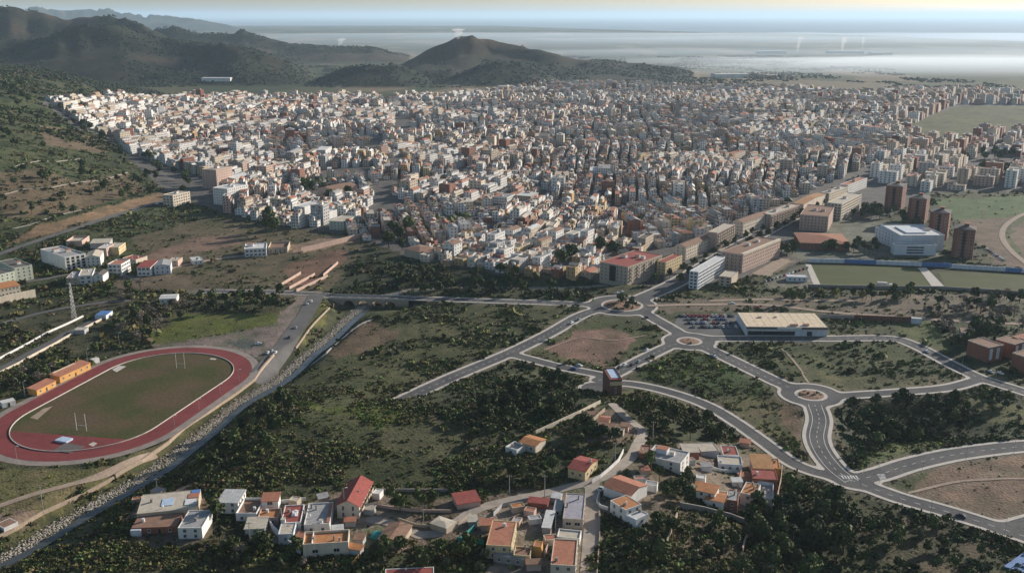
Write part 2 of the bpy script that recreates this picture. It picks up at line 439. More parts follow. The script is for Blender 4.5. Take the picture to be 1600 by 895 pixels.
class MB:
    """collects boxes and tubes into one mesh"""
    def __init__(s): s.v = []; s.f = []; s.mi = []
    def box(s, x0, x1, y0, y1, z0, z1, m=0):
        b = len(s.v)
        s.v += [(x0,y0,z0),(x1,y0,z0),(x1,y1,z0),(x0,y1,z0),(x0,y0,z1),(x1,y0,z1),(x1,y1,z1),(x0,y1,z1)]
        s.f += [(b,b+3,b+2,b+1),(b+4,b+5,b+6,b+7),(b,b+1,b+5,b+4),(b+1,b+2,b+6,b+5),(b+2,b+3,b+7,b+6),(b+3,b,b+4,b+7)]
        s.mi += [m] * 6; return s
    def tube(s, p, q, r0, r1, n=6, m=0):
        p = Vector(p); q = Vector(q); d = (q - p).normalized()
        a = d.orthogonal().normalized(); c = d.cross(a); b = len(s.v)
        for (o, r) in ((p, r0), (q, r1)):
            for i in range(n):
                t = 2 * math.pi * i / n; s.v.append(tuple(o + a * (r * math.cos(t)) + c * (r * math.sin(t))))
        for i in range(n):
            j = (i + 1) % n; s.f.append((b+i, b+j, b+n+j, b+n+i)); s.mi.append(m)
        s.f.append(tuple(b + n + i for i in range(n))); s.mi.append(m)
        s.f.append(tuple(b + n - 1 - i for i in range(n))); s.mi.append(m)
        return s
    def poly(s, pts, m=0):
        b = len(s.v); s.v += [tuple(p) for p in pts]; s.f.append(tuple(range(b, b + len(pts)))); s.mi.append(m); return s
    def me(s, name, mats): return mesh(name, s.v, s.f, mats, s.mi)

ONES = ['','first','second','third','fourth','fifth','sixth','seventh','eighth','ninth','tenth','eleventh','twelfth','thirteenth','fourteenth','fifteenth','sixteenth','seventeenth','eighteenth','nineteenth']
TENS = {2:'twent',3:'thirt',4:'fort',5:'fift',6:'sixt',7:'sevent',8:'eight',9:'ninet'}
def ordinal(n):
    if n < 20: return ONES[n]
    t, o = divmod(n, 10)
    return TENS[t] + ('ieth' if o == 0 else 'y-' + ONES[o])

# ------------------------------------------------------------------ land cover: polygons in photograph pixels -> colour, scrub density, scrub size, scrub tone
SCRUB = (.085, .082, .042); GRASS = (.115, .125, .035); DRY = (.165, .13, .075); SOIL = (.235, .155, .105); DARKG = (.045, .052, .025); SAND = (.32, .22, .14)
TOWNG = (.17, .155, .14)
LC = [ # poly, colour, density per m2, size, tone
 ([(-200,700),(-200,128),(60,150),(175,225),(255,300),(340,335),(300,455),(0,470)], (.082,.090,.040), .045, 1.7, 0),
 ([(60,160),(180,150),(300,148),(450,152),(620,150),(820,132),(950,128),(1100,133),(1400,140),(1750,140),(1750,300),(1460,300),(1400,330),(1230,420),(1060,452),(935,445),(790,428),(700,415),(640,402),(565,372),(470,356),(345,332),(260,300),(200,245)], TOWNG, 0, 1, 0),
 ([(-200,470),(0,470),(300,455),(500,462),(470,520),(400,560),(200,540),(0,640),(-200,700)], (.10,.088,.05), .028, 1.7, 0),
 ([(515,458),(560,400),(640,405),(700,418),(800,432),(935,450),(960,458),(915,470),(640,464)], DARKG, .03, 2.0, 1),
 ([(200,372),(300,345),(345,335),(470,358),(565,375),(560,400),(520,455),(300,455),(250,430)], (.15,.12,.068), .010, 1.4, 0),
 ([(215,405),(300,372),(360,365),(380,380),(300,398),(240,412)], (.27,.17,.12), .002, 1, 0),
 ([(440,415),(530,388),(545,402),(480,450),(450,445)], (.25,.14,.09), .003, 1, 0),
 ([(440,384),(575,364),(576,372),(470,396)], (.36,.25,.17), 0, 1, 0),
 ([(0,388),(60,352),(110,340),(185,318),(250,300),(262,312),(200,330),(60,372)], (.36,.23,.13), .002, 1, 0),
 ([(0,270),(60,262),(120,285),(200,270),(225,300),(120,330),(0,345)], (.20,.145,.085), .018, 1.8, 1),
 ([(60,195),(140,205),(200,235),(150,240),(70,225)], (.20,.145,.09), .006, 1.6, 0),
 ([(170,440),(250,420),(300,440),(290,452),(180,452)], (.20,.15,.10), .004, 1, 0),
 ([(228,535),(275,492),(330,488),(440,492),(432,508),(330,524),(250,542)], (.155,.160,.035), .004, .8, 2),
 ([(225,542),(330,525),(430,508),(455,468),(490,462),(470,520),(425,590),(400,560),(330,540)], (.30,.235,.20), 0, 1, 0),
 ([(360,535),(400,528),(420,538),(380,545)], (.13,.13,.13), 0, 1, 0),
 ([(490,470),(515,480),(500,510),(470,540),(462,525)], (.19,.165,.05), .01, .8, 2),
 ([(-100,735),(60,732),(180,735),(150,765),(60,803),(-100,790)], (.185,.155,.07), .006, .7, 2),
 ([(-100,795),(60,800),(30,830),(-100,840)], (.27,.19,.14), .001, .8, 0),
 ([(520,545),(560,505),(650,500),(640,520),(560,560),(520,590)], (.16,.11,.065), .010, 1.1, 0),
 ([(560,495),(700,480),(880,478),(908,492),(800,545),(600,628),(500,635),(450,610),(520,560),(640,530)], (.092,.09,.038), .035, 1.35, 0),
 ([(450,612),(510,640),(600,635),(640,650),(600,670),(480,690),(430,650)], (.13,.14,.032), .03, 1.0, 2),
 ([(330,700),(440,640),(600,680),(800,690),(880,720),(760,780),(560,752),(330,770)], (.082,.082,.035), .040, 1.35, 0),
 ([(620,655),(760,640),(800,690),(680,720),(600,700)], (.12,.105,.055), .022, 1.2, 0),
 ([(640,640),(795,562),(920,600),(905,640),(800,690),(700,650)], (.058,.062,.028), .05, 1.8, 1),
 ([(815,548),(925,500),(1010,503),(1035,522),(1030,533),(945,577)], (.105,.105,.042), .012, 1.0, 2),
 ([(850,545),(905,516),(950,512),(995,530),(965,562),(940,570)], (.31,.185,.135), .001, .7, 0),
 ([(985,583),(1062,546),(1090,546),(1215,607),(1170,618),(1000,598)], (.070,.098,.028), .03, 1.1, 2),
 ([(1125,540),(1400,534),(1440,552),(1515,597),(1320,612),(1215,590)], (.085,.092,.036), .022, 1.3, 0),
 ([(1240,575),(1330,585),(1470,590),(1500,600),(1320,610)], (.15,.125,.062), .008, 1.0, 0),
 ([(1080,625),(1190,615),(1245,630),(1262,665),(1255,715),(1200,690)], (.125,.105,.048), .022, 1.2, 2),
 ([(1205,620),(1250,635),(1262,660),(1250,690),(1225,660)], (.26,.17,.10), .002, .8, 0),
 ([(1305,640),(1330,625),(1560,610),(1620,640),(1620,690),(1500,705),(1400,730),(1340,745),(1310,720)], (.055,.062,.026), .045, 1.6, 1),
 ([(1330,720),(1420,690),(1500,690),(1400,728),(1345,742)], (.09,.115,.032), .03, 1.0, 2),
 ([(1500,620),(1600,630),(1620,670),(1540,660)], (.15,.135,.062), .015, 1.1, 0),
 ([(1380,762),(1450,730),(1540,712),(1800,698),(1800,800),(1600,808),(1545,815),(1450,788)], (.31,.20,.135), .002, .8, 0),
 ([(1470,760),(1560,742),(1700,738),(1700,745),(1560,750),(1480,768)], (.34,.245,.17), .001, .6, 0),
 ([(1380,762),(1450,728),(1500,720),(1430,755),(1440,782)], (.12,.12,.045), .012, .8, 2),
 ([(1150,770),(1330,760),(1480,810),(1600,845),(1800,900),(1800,1000),(1100,1000),(1120,880)], (.078,.075,.034), .045, 1.7, 1),
 ([(1320,830),(1420,810),(1560,850),(1500,900),(1380,880)], (.16,.12,.07), .015, 1.2, 0),
 ([(1040,465),(1800,455),(1800,500),(1440,500),(1300,485),(1180,484),(1000,492)], (.19,.15,.105), .010, 1.4, 0),
 ([(1390,500),(1480,500),(1500,560),(1420,530)], (.11,.125,.038), .006, .9, 2),
 ([(1460,500),(1800,470),(1800,620),(1560,590),(1490,560)], (.085,.088,.042), .016, 1.8, 1),
 ([(1170,428),(1220,402),(1245,408),(1200,432)], (.46,.33,.22), 0, 1, 0),
 ([(1190,440),(1260,410),(1290,448),(1200,450)], (.24,.2,.17), .001, 1, 0),
 ([(1215,395),(1260,345),(1400,345),(1480,400),(1260,408)], (.24,.215,.19), 0, 1, 0),
 ([(1455,312),(1800,300),(1800,345),(1580,338),(1500,345)], (.11,.165,.055), .002, 1, 2),
 ([(1500,345),(1580,338),(1800,345),(1800,430),(1560,415)], (.235,.165,.115), .001, .8, 0),
 ([(1563,352),(1590,335),(1800,310),(1800,322),(1600,343),(1578,365),(1600,405),(1585,405)], (.10,.12,.04), .004, .8, 2),
 ([(1400,200),(1500,165),(1800,170),(1800,215),(1560,205),(1480,225)], (.14,.125,.055), .002, 1.4, 0),
 ([(940,640),(1000,620),(1090,640),(1180,690),(1060,690),(990,680)], (.075,.075,.036), .035, 1.6, 1),
 ([(950,740),(1060,720),(1080,780),(1060,840),(1000,850),(1010,770)], (.15,.115,.068), .018, 1.1, 0),
 ([(1060,796),(1172,822),(1160,900),(1040,900)], (.13,.098,.06), .020, 1.3, 0),
 ([(560,800),(660,790),(760,770),(880,760),(870,790),(720,850),(600,870)], (.22,.165,.115), .006, 1.0, 0),
 ([(385,790),(590,765),(640,800),(560,870),(470,872),(400,830)], (.30,.24,.18), .003, .8, 0),
 ([(205,840),(210,775),(330,765),(345,830),(300,850)], (.22,.17,.12), .006, .9, 0),
 ([(760,790),(870,760),(935,750),(935,900),(760,900)], (.30,.24,.18), .003, .8, 0),
 ([(940,730),(1010,720),(1030,790),(1000,820),(945,800)], (.27,.205,.15), .005, .8, 0),
 ([(1060,690),(1165,690),(1235,725),(1215,790),(1130,800),(1085,770)], (.27,.21,.155), .004, .8, 0),
 ([(905,650),(975,640),(1010,680),(985,700),(920,685)], (.24,.18,.13), .006, .9, 0),
 ([(330,830),(560,860),(600,900),(580,1000),(300,1000)], (.11,.095,.048), .03, 1.4, 0),
]
_all = G([q for e in LC for q in e[0]])[:, :2]; LCG = []; _i = 0
for p, c, d, s, t in LC:
    LCG.append((_all[_i:_i + len(p)], c, d, s, t)); _i += len(p)
def cover(X, Y, jit=1.0):
    jx = (fbm(X, Y, 14, 21, 3) - .5) * 12 * jit; jy = (fbm(X, Y, 14, 33, 3) - .5) * 16 * jit
    C = np.empty(X.shape + (3,)); C[:] = SCRUB
    D = np.full(X.shape, .03); S = np.full(X.shape, 1.5); T = np.zeros(X.shape)
    far = sm(2300, 3200, Y)[..., None]
    C = C * (1 - far) + np.array((.07, .066, .036)) * far
    for p, c, d, s, t in LCG:
        lo = p.min(0); hi = p.max(0); m = (X + jx > lo[0]) & (X + jx < hi[0]) & (Y + jy > lo[1]) & (Y + jy < hi[1])
        if not m.any(): continue
        m[m] = in_poly((X + jx)[m], (Y + jy)[m], p)
        C[m] = c; D[m] = d; S[m] = s; T[m] = t
    return C * .66, D, S, T

tick('lc')
# ------------------------------------------------------------------ ground: one sheet from under the camera to the coast
rows = np.concatenate([np.linspace(60, 300, 14)[:-1], np.exp(np.linspace(math.log(300), math.log(21000), 520))])
cs = np.concatenate([np.linspace(-1.7, -.68, 50)[:-1], np.linspace(-.68, .68, 500), np.linspace(.68, 1.7, 50)[1:]])
YY, CC = np.meshgrid(rows, cs, indexing='ij'); XX = YY * CC
XX[:13] = CC[:13] * np.maximum(YY[:13], 220)
ZZ = height(XX, YY)
ns = np.full(XX.shape, 50.0); _m = (YY > 300) & (YY < 1250); ns[_m] = net_sdf(XX[_m], YY[_m])
ZZ = np.where(ns < 2.0, np.minimum(ZZ, -.06), ZZ)
C, D_, S_, T_ = cover(XX, YY)
pz = (YY < 2400)
v1 = fbm(XX, YY, 11, 71, 3); v2 = fbm(XX, YY, 34, 75, 3); v3 = fbm(XX, YY, 90, 79, 3)
town_m = np.abs(C - np.array(TOWNG) * .66).sum(-1) < 1e-6
k1 = (sm(.50, .66, .55*v1 + .45*v2) * .75 * pz * ~town_m)[..., None]; C = C * (1 - k1) + C * np.array((.50, .58, .50)) * k1
k2 = (sm(.52, .68, .5*(1 - v2) + .5*vnoise(XX, YY, 6, 81)) * .6 * pz * ~town_m)[..., None]; C = C * (1 - k2) + (C * .6 + np.array((.075, .055, .032))) * k2
C = C * (.8 + .45 * v3)[..., None]
C = np.where((pz & ~town_m & (C[..., 1] > C[..., 0] * .82))[..., None], C * np.array((.93, 1.04, .88)), C)
vg = ((1 - sm(2.0, 6.5, ns + 3 * (v1 - .5))) * (YY > 300) * (YY < 760) * .75 * ~town_m)[..., None]; C = C * (1 - vg) + np.array((.155, .125, .09)) * vg
# hills: woodland, bare slopes and small clearings; plain: fields
hz = np.clip(ZZ / 60, 0, 1)
wood = fbm(XX, YY, 170, 41, 5); fld = fbm(XX, YY * .45, 260, 51, 3)
hillm = ((YY > 2350) & (ZZ > 3))
hc = np.where((wood > .70)[..., None], np.array((.15, .105, .06)), np.where((wood > .56)[..., None], np.array((.085, .075, .040)), np.array((.052, .060, .028))))
C = np.where(hillm[..., None], hc * .45, C)
plain = (YY > 2500) & (ZZ <= 3)
fc = np.where((fld > .62)[..., None], np.array((.21, .165, .10)), np.where((fld > .5)[..., None], np.array((.10, .10, .045)), np.array((.06, .075, .032))))
C = np.where(plain[..., None], fc * .8, C)
nr, nc = YY.shape
idx = np.arange(nr * nc).reshape(nr, nc)
Q = np.stack([idx[:-1, :-1], idx[:-1, 1:], idx[1:, 1:], idx[1:, :-1]], -1).reshape(-1, 4)
gme = np_mesh('ground', np.stack([XX, YY, ZZ], -1).reshape(-1, 3), Q, [M['ground']], colr=C.reshape(-1, 3), smooth=True)
ground = tag(link('ground', gme), kind='structure')
sea = tag(link('sea', mesh('sea', [(-170000,4000,-2.5),(170000,4000,-2.5),(170000,175000,-2.5),(-170000,175000,-2.5)], [(0,1,2,3)], M['sea'])), kind='structure')

tick('ground')
# ------------------------------------------------------------------ roads as clipped distance fields
def region(name, sdf, x0, x1, y0, y1, cell, lo, hi, zfun, m, skirt=0.0, kind='structure'):
    xs = np.arange(x0, x1, cell); ys = np.arange(y0, y1, cell)
    X, Y = np.meshgrid(xs, ys, indexing='ij'); S = sdf(X, Y)
    c4 = np.stack([S[:-1, :-1], S[1:, :-1], S[1:, 1:], S[:-1, 1:]], -1)
    act = (c4.min(-1) < hi) & (c4.max(-1) > lo)
    V = {}; vl = []; F = []
    def vid(x, y):
        k = (round(x * 200), round(y * 200))
        if k not in V: V[k] = len(vl); vl.append((x, y))
        return V[k]
    for i, j in zip(*np.nonzero(act)):
        x, y = xs[i], ys[j]
        pol = [(x, y, S[i, j]), (x + cell, y, S[i+1, j]), (x + cell, y + cell, S[i+1, j+1]), (x, y + cell, S[i, j+1])]
        for lev, sg in ((hi, 1), (lo, -1)):
            if lev is None or abs(lev) > 500: continue
            o = []
            for k in range(len(pol)):
                a = pol[k]; b = pol[(k + 1) % len(pol)]
                da = (a[2] - lev) * sg; db = (b[2] - lev) * sg
                if da <= 0: o.append(a)
                if (da < 0 < db) or (db < 0 < da):
                    t = da / (da - db); o.append((a[0] + (b[0]-a[0])*t, a[1] + (b[1]-a[1])*t, lev))
            pol = o
            if len(pol) < 3: break
        if len(pol) < 3: continue
        ids = [vid(p[0], p[1]) for p in pol]
        ids = [a for k, a in enumerate(ids) if a != ids[k - 1]]
        if len(set(ids)) >= 3 and len(set(ids)) == len(ids): F.append(ids)
    A = np.array(vl); Z = zfun(A[:, 0], A[:, 1])
    me = mesh(name, np.column_stack([A, Z]), F, m)
    if skirt:
        bm = bmesh.new(); bm.from_mesh(me)
        be = [e for e in bm.edges if len(e.link_faces) == 1]
        r = bmesh.ops.extrude_edge_only(bm, edges=be)
        for v in [g for g in r['geom'] if isinstance(g, bmesh.types.BMVert)]: v.co.z -= skirt
        bm.to_mesh(me); bm.free()
    return tag(link(name, me), kind=kind)

flat = lambda z: (lambda x, y: np.full(np.shape(x), z))
def net_sdf_b(X, Y):
    return net_sdf(X, Y)
M['asphalt'] = mix_mat('asphalt', (.078, .077, .080), (.125, .120, .115), .06, .5, .16, .9, .2)
region('road', net_sdf_b, -240, 620, 320, 1180, 1.3, -999, 0.05, flat(.05), M['asphalt'], .25)
def walk_sdf(X, Y):
    d = net_sdf(X, Y)
    # no paving along the river bridge and its western approach
    return np.where((X < -60) & (Y > 640), np.where(d > 0, d + 1.1, d), d)
region('sidewalk', walk_sdf, -240, 560, 320, 1000, 1.3, 0.0, 1.9, flat(.17), M['pave'], .4)
for k, (c, r0, r1) in enumerate(RBS):
    n = 40; a = np.linspace(0, 2*math.pi, n, endpoint=False)
    v = [(c[0], c[1], .75)] + [(c[0] + (r0-1.6)*.55*math.cos(t), c[1] + (r0-1.6)*.55*math.sin(t), .6) for t in a] + [(c[0] + (r0-1.7)*math.cos(t), c[1] + (r0-1.7)*math.sin(t), .12) for t in a]
    f = [(0, 1+i, 1+(i+1)%n) for i in range(n)] + [(1+i, 1+n+i, 1+n+(i+1)%n, 1+(i+1)%n) for i in range(n)]
    me = mesh('island', v, f, M['r_brown'])
    isl = tag(link('traffic_island', me), kind='structure')

# lanes that follow the ground
def lane_set(name, lanes, m, off, cell=1.3, z=None):
    P_ = [(catmull(G(p)[:, :2], 5), w) for p, w in lanes]
    def sdf(X, Y):
        d = np.full(X.shape, 1e3)
        for p, w in P_: d = np.minimum(d, pl_dist(X, Y, p)[0] - w)
        return d
    allp = np.vstack([p for p, w in P_]); lo = allp.min(0) - 8; hi = allp.max(0) + 8
    region(name, sdf, lo[0], hi[0], lo[1], hi[1], cell, -999, 0, lambda x, y: height(x, y) + off, m)
    return sdf
sd_hill = lane_set('hill_road', [([(-60,420),(0,397),(60,376),(130,353),(200,331),(262,312),(300,300)], 3.6)], M['asphalt_old'], .35, 2.0)
sd_left = lane_set('access_road', [([(494,462),(480,488),(464,512),(445,538),(425,562),(405,590)], 6.0), ([(30,442),(70,436),(110,429),(170,428),(215,436)], 3.0), ([(165,492),(90,530),(40,556),(-40,600)], 3.2), ([(-20,512),(60,490),(130,477),(200,470)], 2.4)], M['asphalt_old'], .22, 1.6)
sd_dirt = lane_set('dirt_lane', [([(230,428),(300,412),(360,402),(420,396),(452,390)], 3.0), ([(1015,478),(1100,476),(1200,477),(1300,488),(1440,498),(1600,507),(1700,515)], 2.4), ([(1110,470),(1200,468),(1330,470)], 2.0), ([(0,790),(60,770),(150,745),(240,712)], 2.0), ([(1680,316),(1610,331),(1574,350),(1566,370),(1580,392),(1606,414)], 2.6), ([(1222,545),(1245,570),(1263,599)], .8), ([(850,547),(905,528),(960,532),(1010,524)], .7), ([(1420,770),(1500,752),(1600,748),(1680,745)], .9)], M['dirtlane'], .22, 1.6)
sd_alley = lane_set('alley', [([(958,632),(978,652),(1004,674),(996,695),(985,715),(955,738),(925,752),(880,763),(840,773),(790,783),(745,796),(715,815),(690,831),(655,836)], 2.6), ([(925,752),(926,800),(923,850),(918,920),(915,960)], 3.1), ([(655,836),(610,817),(580,812)], 2.4)], M['lane'], .16, 1.2)

lane_fast = grid_lookup(lambda x, y: np.minimum(np.minimum(sd_hill(x, y), sd_left(x, y)), np.minimum(sd_dirt(x, y), sd_alley(x, y))), -700, 520, 320, 1300, 2.5, 200.0)
def blocked(X, Y, margin=1.0):
    b = net_fast(X, Y) < 2.2 + margin
    b |= lane_fast(X, Y) < .5 + margin
    b |= trk_d(X, Y) < TRK['R'] + TRK['w'] + 6
    nr_ = (Y < 900) & (X > -420) & (X < 230); _d, _s = pl_dist(X[nr_], Y[nr_], RIV); b[nr_] |= (_d < np.where(_s > 0, 8, 7.5))
    for (cx, cy, th, w, d) in RECTS:
        c, s = math.cos(th), math.sin(th); u = (X-cx)*c + (Y-cy)*s; v = -(X-cx)*s + (Y-cy)*c
        b |= (np.abs(u) < w/2 + margin) & (np.abs(v) < d/2 + margin)
    for p in KEEP: b |= in_poly(X, Y, p)
    return b
RECTS = []; KEEP = []

# painted markings: edge lines and dashes
mk = MB()
def dashes(p, w, off, L=2.0, gap=3.0, width=.14, z=.058, t0=0, t1=1):
    p = catmull(PL(p), 12); seg = np.diff(p, axis=0); ln = np.hypot(seg[:,0], seg[:,1]); cum = np.r_[0, np.cumsum(ln)]
    T = cum[-1]; s = T * t0
    while s < T * t1 - L:
        q = []
        for ss in (s, s + L):
            x = np.interp(ss, cum, p[:,0]); y = np.interp(ss, cum, p[:,1]); i = min(np.searchsorted(cum, ss), len(seg)-1) if ss > 0 else 0
            i = max(0, min(np.searchsorted(cum, ss, side='right') - 1, len(seg) - 1)); d = seg[i] / ln[i]; nrm = np.array((d[1], -d[0]))
            q.append((np.array((x, y)) + nrm * off, nrm))
        (a, na), (b, nb) = q; h = width / 2
        mk.poly([(*(a + na*h), z), (*(b + nb*h), z), (*(b - nb*h), z), (*(a - na*h), z)])
        s += L + gap
for k in (1, 3, 5, 6, 8, 9, 10): dashes(NET[k][0], NET[k][1], 0, 2.5, 3.5, .24)
for k in (8,):
    for o in (-3.4, 3.4): dashes(NET[k][0], NET[k][1], o, 3, 0.0, .26)
dashes(NET[0][0], 4, 0, 3, 4, .24)
for (p, n, dirv) in ((P0(1330, 745), 6, (.0, 1.0)), (P0(1378, 744), 5, (1, .2)), (P0(1300, 536), 0, (1, 0))):
    for i in range(n):
        x = p[0] + (i - n/2) * 1.3 * (1 if dirv[0] < .5 else .2); y = p[1] + (i - n/2) * 1.3 * (0 if dirv[0] < .5 else 1)
        mk.poly([(x-.3, y-1.6, .059), (x+.3, y-1.6, .059), (x+.3, y+1.6, .059), (x-.3, y+1.6, .059)] if dirv[0] < .5 else [(x-1.6, y-.3, .059), (x+1.6, y-.3, .059), (x+1.6, y+.3, .059), (x-1.6, y+.3, .059)])
tag(link('road_markings', mk.me('road_markings', [M['paint']])), kind='structure')
tick('roads')

# ------------------------------------------------------------------ running track
M['infield'] = mix_mat('infield_turf', (.060, .066, .020), (.105, .074, .040), .035, .5, .12)
M['pitch'] = mix_mat('pitch_turf', (.075, .085, .03), (.085, .095, .035), .05, .5, .1, fine_var=.1)

def stadium(r, n=28):
    T = TRK; o = []
    for sgn, a0 in ((1, -math.pi/2), (-1, math.pi/2)):
        for i in range(n + 1):
            a = a0 + math.pi * i / n; o.append((sgn * T['L']/2 + r * math.cos(a), r * math.sin(a)))
    c, s = math.cos(T['th']), math.sin(T['th'])
    return [(T['cx'] + u*c - v*s, T['cy'] + u*s + v*c) for u, v in o]
def ring(name, r0, r1, z0, z1, m, kind='structure'):
    a = stadium(r0); b = stadium(r1); n = len(a)
    v = [(*p, z0) for p in a] + [(*p, z1) for p in b]
    return tag(link(name, mesh(name, v, [(i, (i+1) % n, n + (i+1) % n, n + i) for i in range(n)][::1], m)), kind=kind)
ring('track_apron', TRK['R'] + TRK['w'] - .05, TRK['R'] + TRK['w'] + 4.5, .10, .02, M['apron'])
trk = ring('running_track', TRK['R'] - .1, TRK['R'] + TRK['w'], .13, .13, M['tartan'])
pts = stadium(TRK['R'])
tag(link('infield', mesh('infield', [(*p, .10) for p in pts], [tuple(range(len(pts)))], M['infield'])), kind='structure')
def tl(u, v, z=0.):
    c, s = math.cos(TRK['th']), math.sin(TRK['th']); return (TRK['cx'] + u*c - v*s, TRK['cy'] + u*s + v*c, z)
# red synthetic area inside the near bend
d = [tl(-TRK['L']/2 - (TRK['R']-.6) * math.cos(a), (TRK['R']-.6) * math.sin(a), .118) for a in np.linspace(-1.12, .92, 24)]
tag(link('near_bend_surface', mesh('near_bend_surface', d, [tuple(range(len(d)))], M['tartan'])), kind='structure')
kb = MB(); a = stadium(TRK['R'] - .25); b = stadium(TRK['R'] + .12); n = len(a)
for i in range(n):
    j = (i + 1) % n
    kb.poly([(*a[i], .55), (*a[j], .55), (*b[j], .55), (*b[i], .55)]); kb.poly([(*b[i], .1), (*b[j], .1), (*b[j], .55), (*b[i], .55)][::-1]); kb.poly([(*a[i], .1), (*a[j], .1), (*a[j], .55), (*a[i], .55)])
tag(link('track_rail', kb.me('track_rail', [M['kerb']])), 'low white rail round the inside of the red running track', 'railing')
def slab(name, label, cat, quad, z0, z1, m):
    p = PL(quad, z1); v = [(*q, z0) for q in p] + [(*q, z1) for q in p]; n = len(p)
    f = [tuple(range(n, 2*n))] + [(i, (i+1) % n, n + (i+1) % n, n + i) for i in range(n)]
    return tag(link(name, mesh(name, v, f, m)), label, cat)
slab('throwing_mat', 'large black mat lying on the red near bend of the track', 'mat', [(82,703),(103,691),(133,697),(108,707)], .1, .4, M['r_darkroof'])
slab('landing_mattress', 'blue and white high-jump mattress beside the black mat', 'mattress', [(85,687),(98,681),(114,684),(103,690)], .1, 1.0, M['bluepale'])
slab('sand_pit', 'long pale sand pit inside the left straight, nearer one', 'sand pit', [(47,652),(68,638),(82,634),(58,655)], .1, .16, M['dirtlane'])
slab('sand_pit', 'pale sand pit inside the left straight, farther one', 'sand pit', [(175,577),(186,571),(197,572),(182,581)], .1, .16, M['kerb'])
slab('white_board', 'small pale board lying on the grass near the black mat', 'board', [(138,694),(146,690),(152,692),(145,697)], .1, .2, M['pave'])
slab('white_board', 'small pale board on the far end of the infield', 'board', [(327,561),(330,559),(338,560),(336,562)], .1, .2, M['pave'])

# rugby goals
def goal(pa, pb, label):
    a = g1(*pa); b = g1(*pb); c = (a + b) / 2
    o = empty('rugby_goal', (*c[:2], .1), math.atan2(b[1]-a[1], b[0]-a[0])); tag(o, label, 'goal', 'rugby goals')
    h = np.hypot(*(b-a)[:2]) / 2
    for s in (-1, 1): link('post', MB().tube((s*h,0,0), (s*h,0,9.5), .16, .13).me('post', [M['white_post']]), o)
    link('crossbar', MB().tube((-h,0,3), (h,0,3), .12, .12).me('crossbar', [M['white_post']]), o)
goal((276,575), (289,575.6), 'white H-shaped rugby goal at the far end of the infield')
goal((120,672), (135.3,673.6), 'white H-shaped rugby goal at the near end of the infield')

# ------------------------------------------------------------------ river: water, rubble, walls, arched bridge
rv = RIV[(RIV[:, 1] < 760)]
def ribbon(p, o0, o1):
    d = np.gradient(p, axis=0); d /= np.hypot(d[:,0], d[:,1])[:, None]; nrm = np.stack([d[:,1], -d[:,0]], 1)
    return p + nrm * o0, p + nrm * o1
A_, B_ = ribbon(rv, 1.5, 6.0)
n = len(rv)
tag(link('river_water', mesh('river_water', [(*p, -4.75) for p in A_] + [(*p, -4.75) for p in B_], [(i, i+1, n+i+1, n+i) for i in range(n-1)], M['water'])), kind='structure')
ico = [(0,0,-1),(.72,-.53,-.45),(-.28,-.85,-.45),(-.89,0,-.45),(-.28,.85,-.45),(.72,.53,-.45),(.28,-.85,.45),(-.72,-.53,.45),(-.72,.53,.45),(.28,.85,.45),(.89,0,.45),(0,0,1)]
icof = [(0,1,2),(1,0,5),(0,2,3),(0,3,4),(0,4,5),(1,5,10),(2,1,6),(3,2,7),(4,3,8),(5,4,9),(1,10,6),(2,6,7),(3,7,8),(4,8,9),(5,9,10),(6,10,11),(7,6,11),(8,7,11),(9,8,11),(10,9,11)]
ico = np.array(ico); icof = np.array(icof)
def scatter_mesh(name, base, faces, X, Y, Z, S, m, colr=None, zs=.7):
    N = len(X); a = rng.uniform(0, 6.283, N); c, s = np.cos(a)[:, None], np.sin(a)[:, None]
    j = 1 + .35 * rng.standard_normal((N, len(base), 3)).clip(-1, 1) * .6
    b = base[None] * j
    vx = (b[..., 0]*c - b[..., 1]*s) * S[:, None] + X[:, None]; vy = (b[..., 0]*s + b[..., 1]*c) * S[:, None] + Y[:, None]; vz = b[..., 2] * S[:, None] * zs + Z[:, None]
    V = np.stack([vx, vy, vz], -1).reshape(-1, 3)
    Q = (faces[None] + (np.arange(N) * len(base))[:, None, None]).reshape(-1, faces.shape[1])
    return np_mesh(name, V, Q, [m], colr=None if colr is None else np.repeat(colr, len(faces), 0))
cum = np.r_[0, np.cumsum(np.hypot(*np.diff(rv, axis=0).T))]
N = 10000
ss = rng.uniform(0, cum[-1], N); rx = np.interp(ss, cum, rv[:,0]); ry = np.interp(ss, cum, rv[:,1])
dd = np.gradient(rv, axis=0); dd /= np.hypot(dd[:,0], dd[:,1])[:,None]; nx = np.interp(ss, cum, dd[:,1]); ny = np.interp(ss, cum, -dd[:,0])
off = rng.normal(-2.2, 2.3, N).clip(-7, 4); X = rx + nx*off; Y = ry + ny*off
tag(link('river_rubble', scatter_mesh('river_rubble', ico, icof, X, Y, height(X, Y) + .1, rng.uniform(.18, .62, N), M['stone'])), 'pale rubble stones heaped along the river bed', 'rubble', kind='stuff')

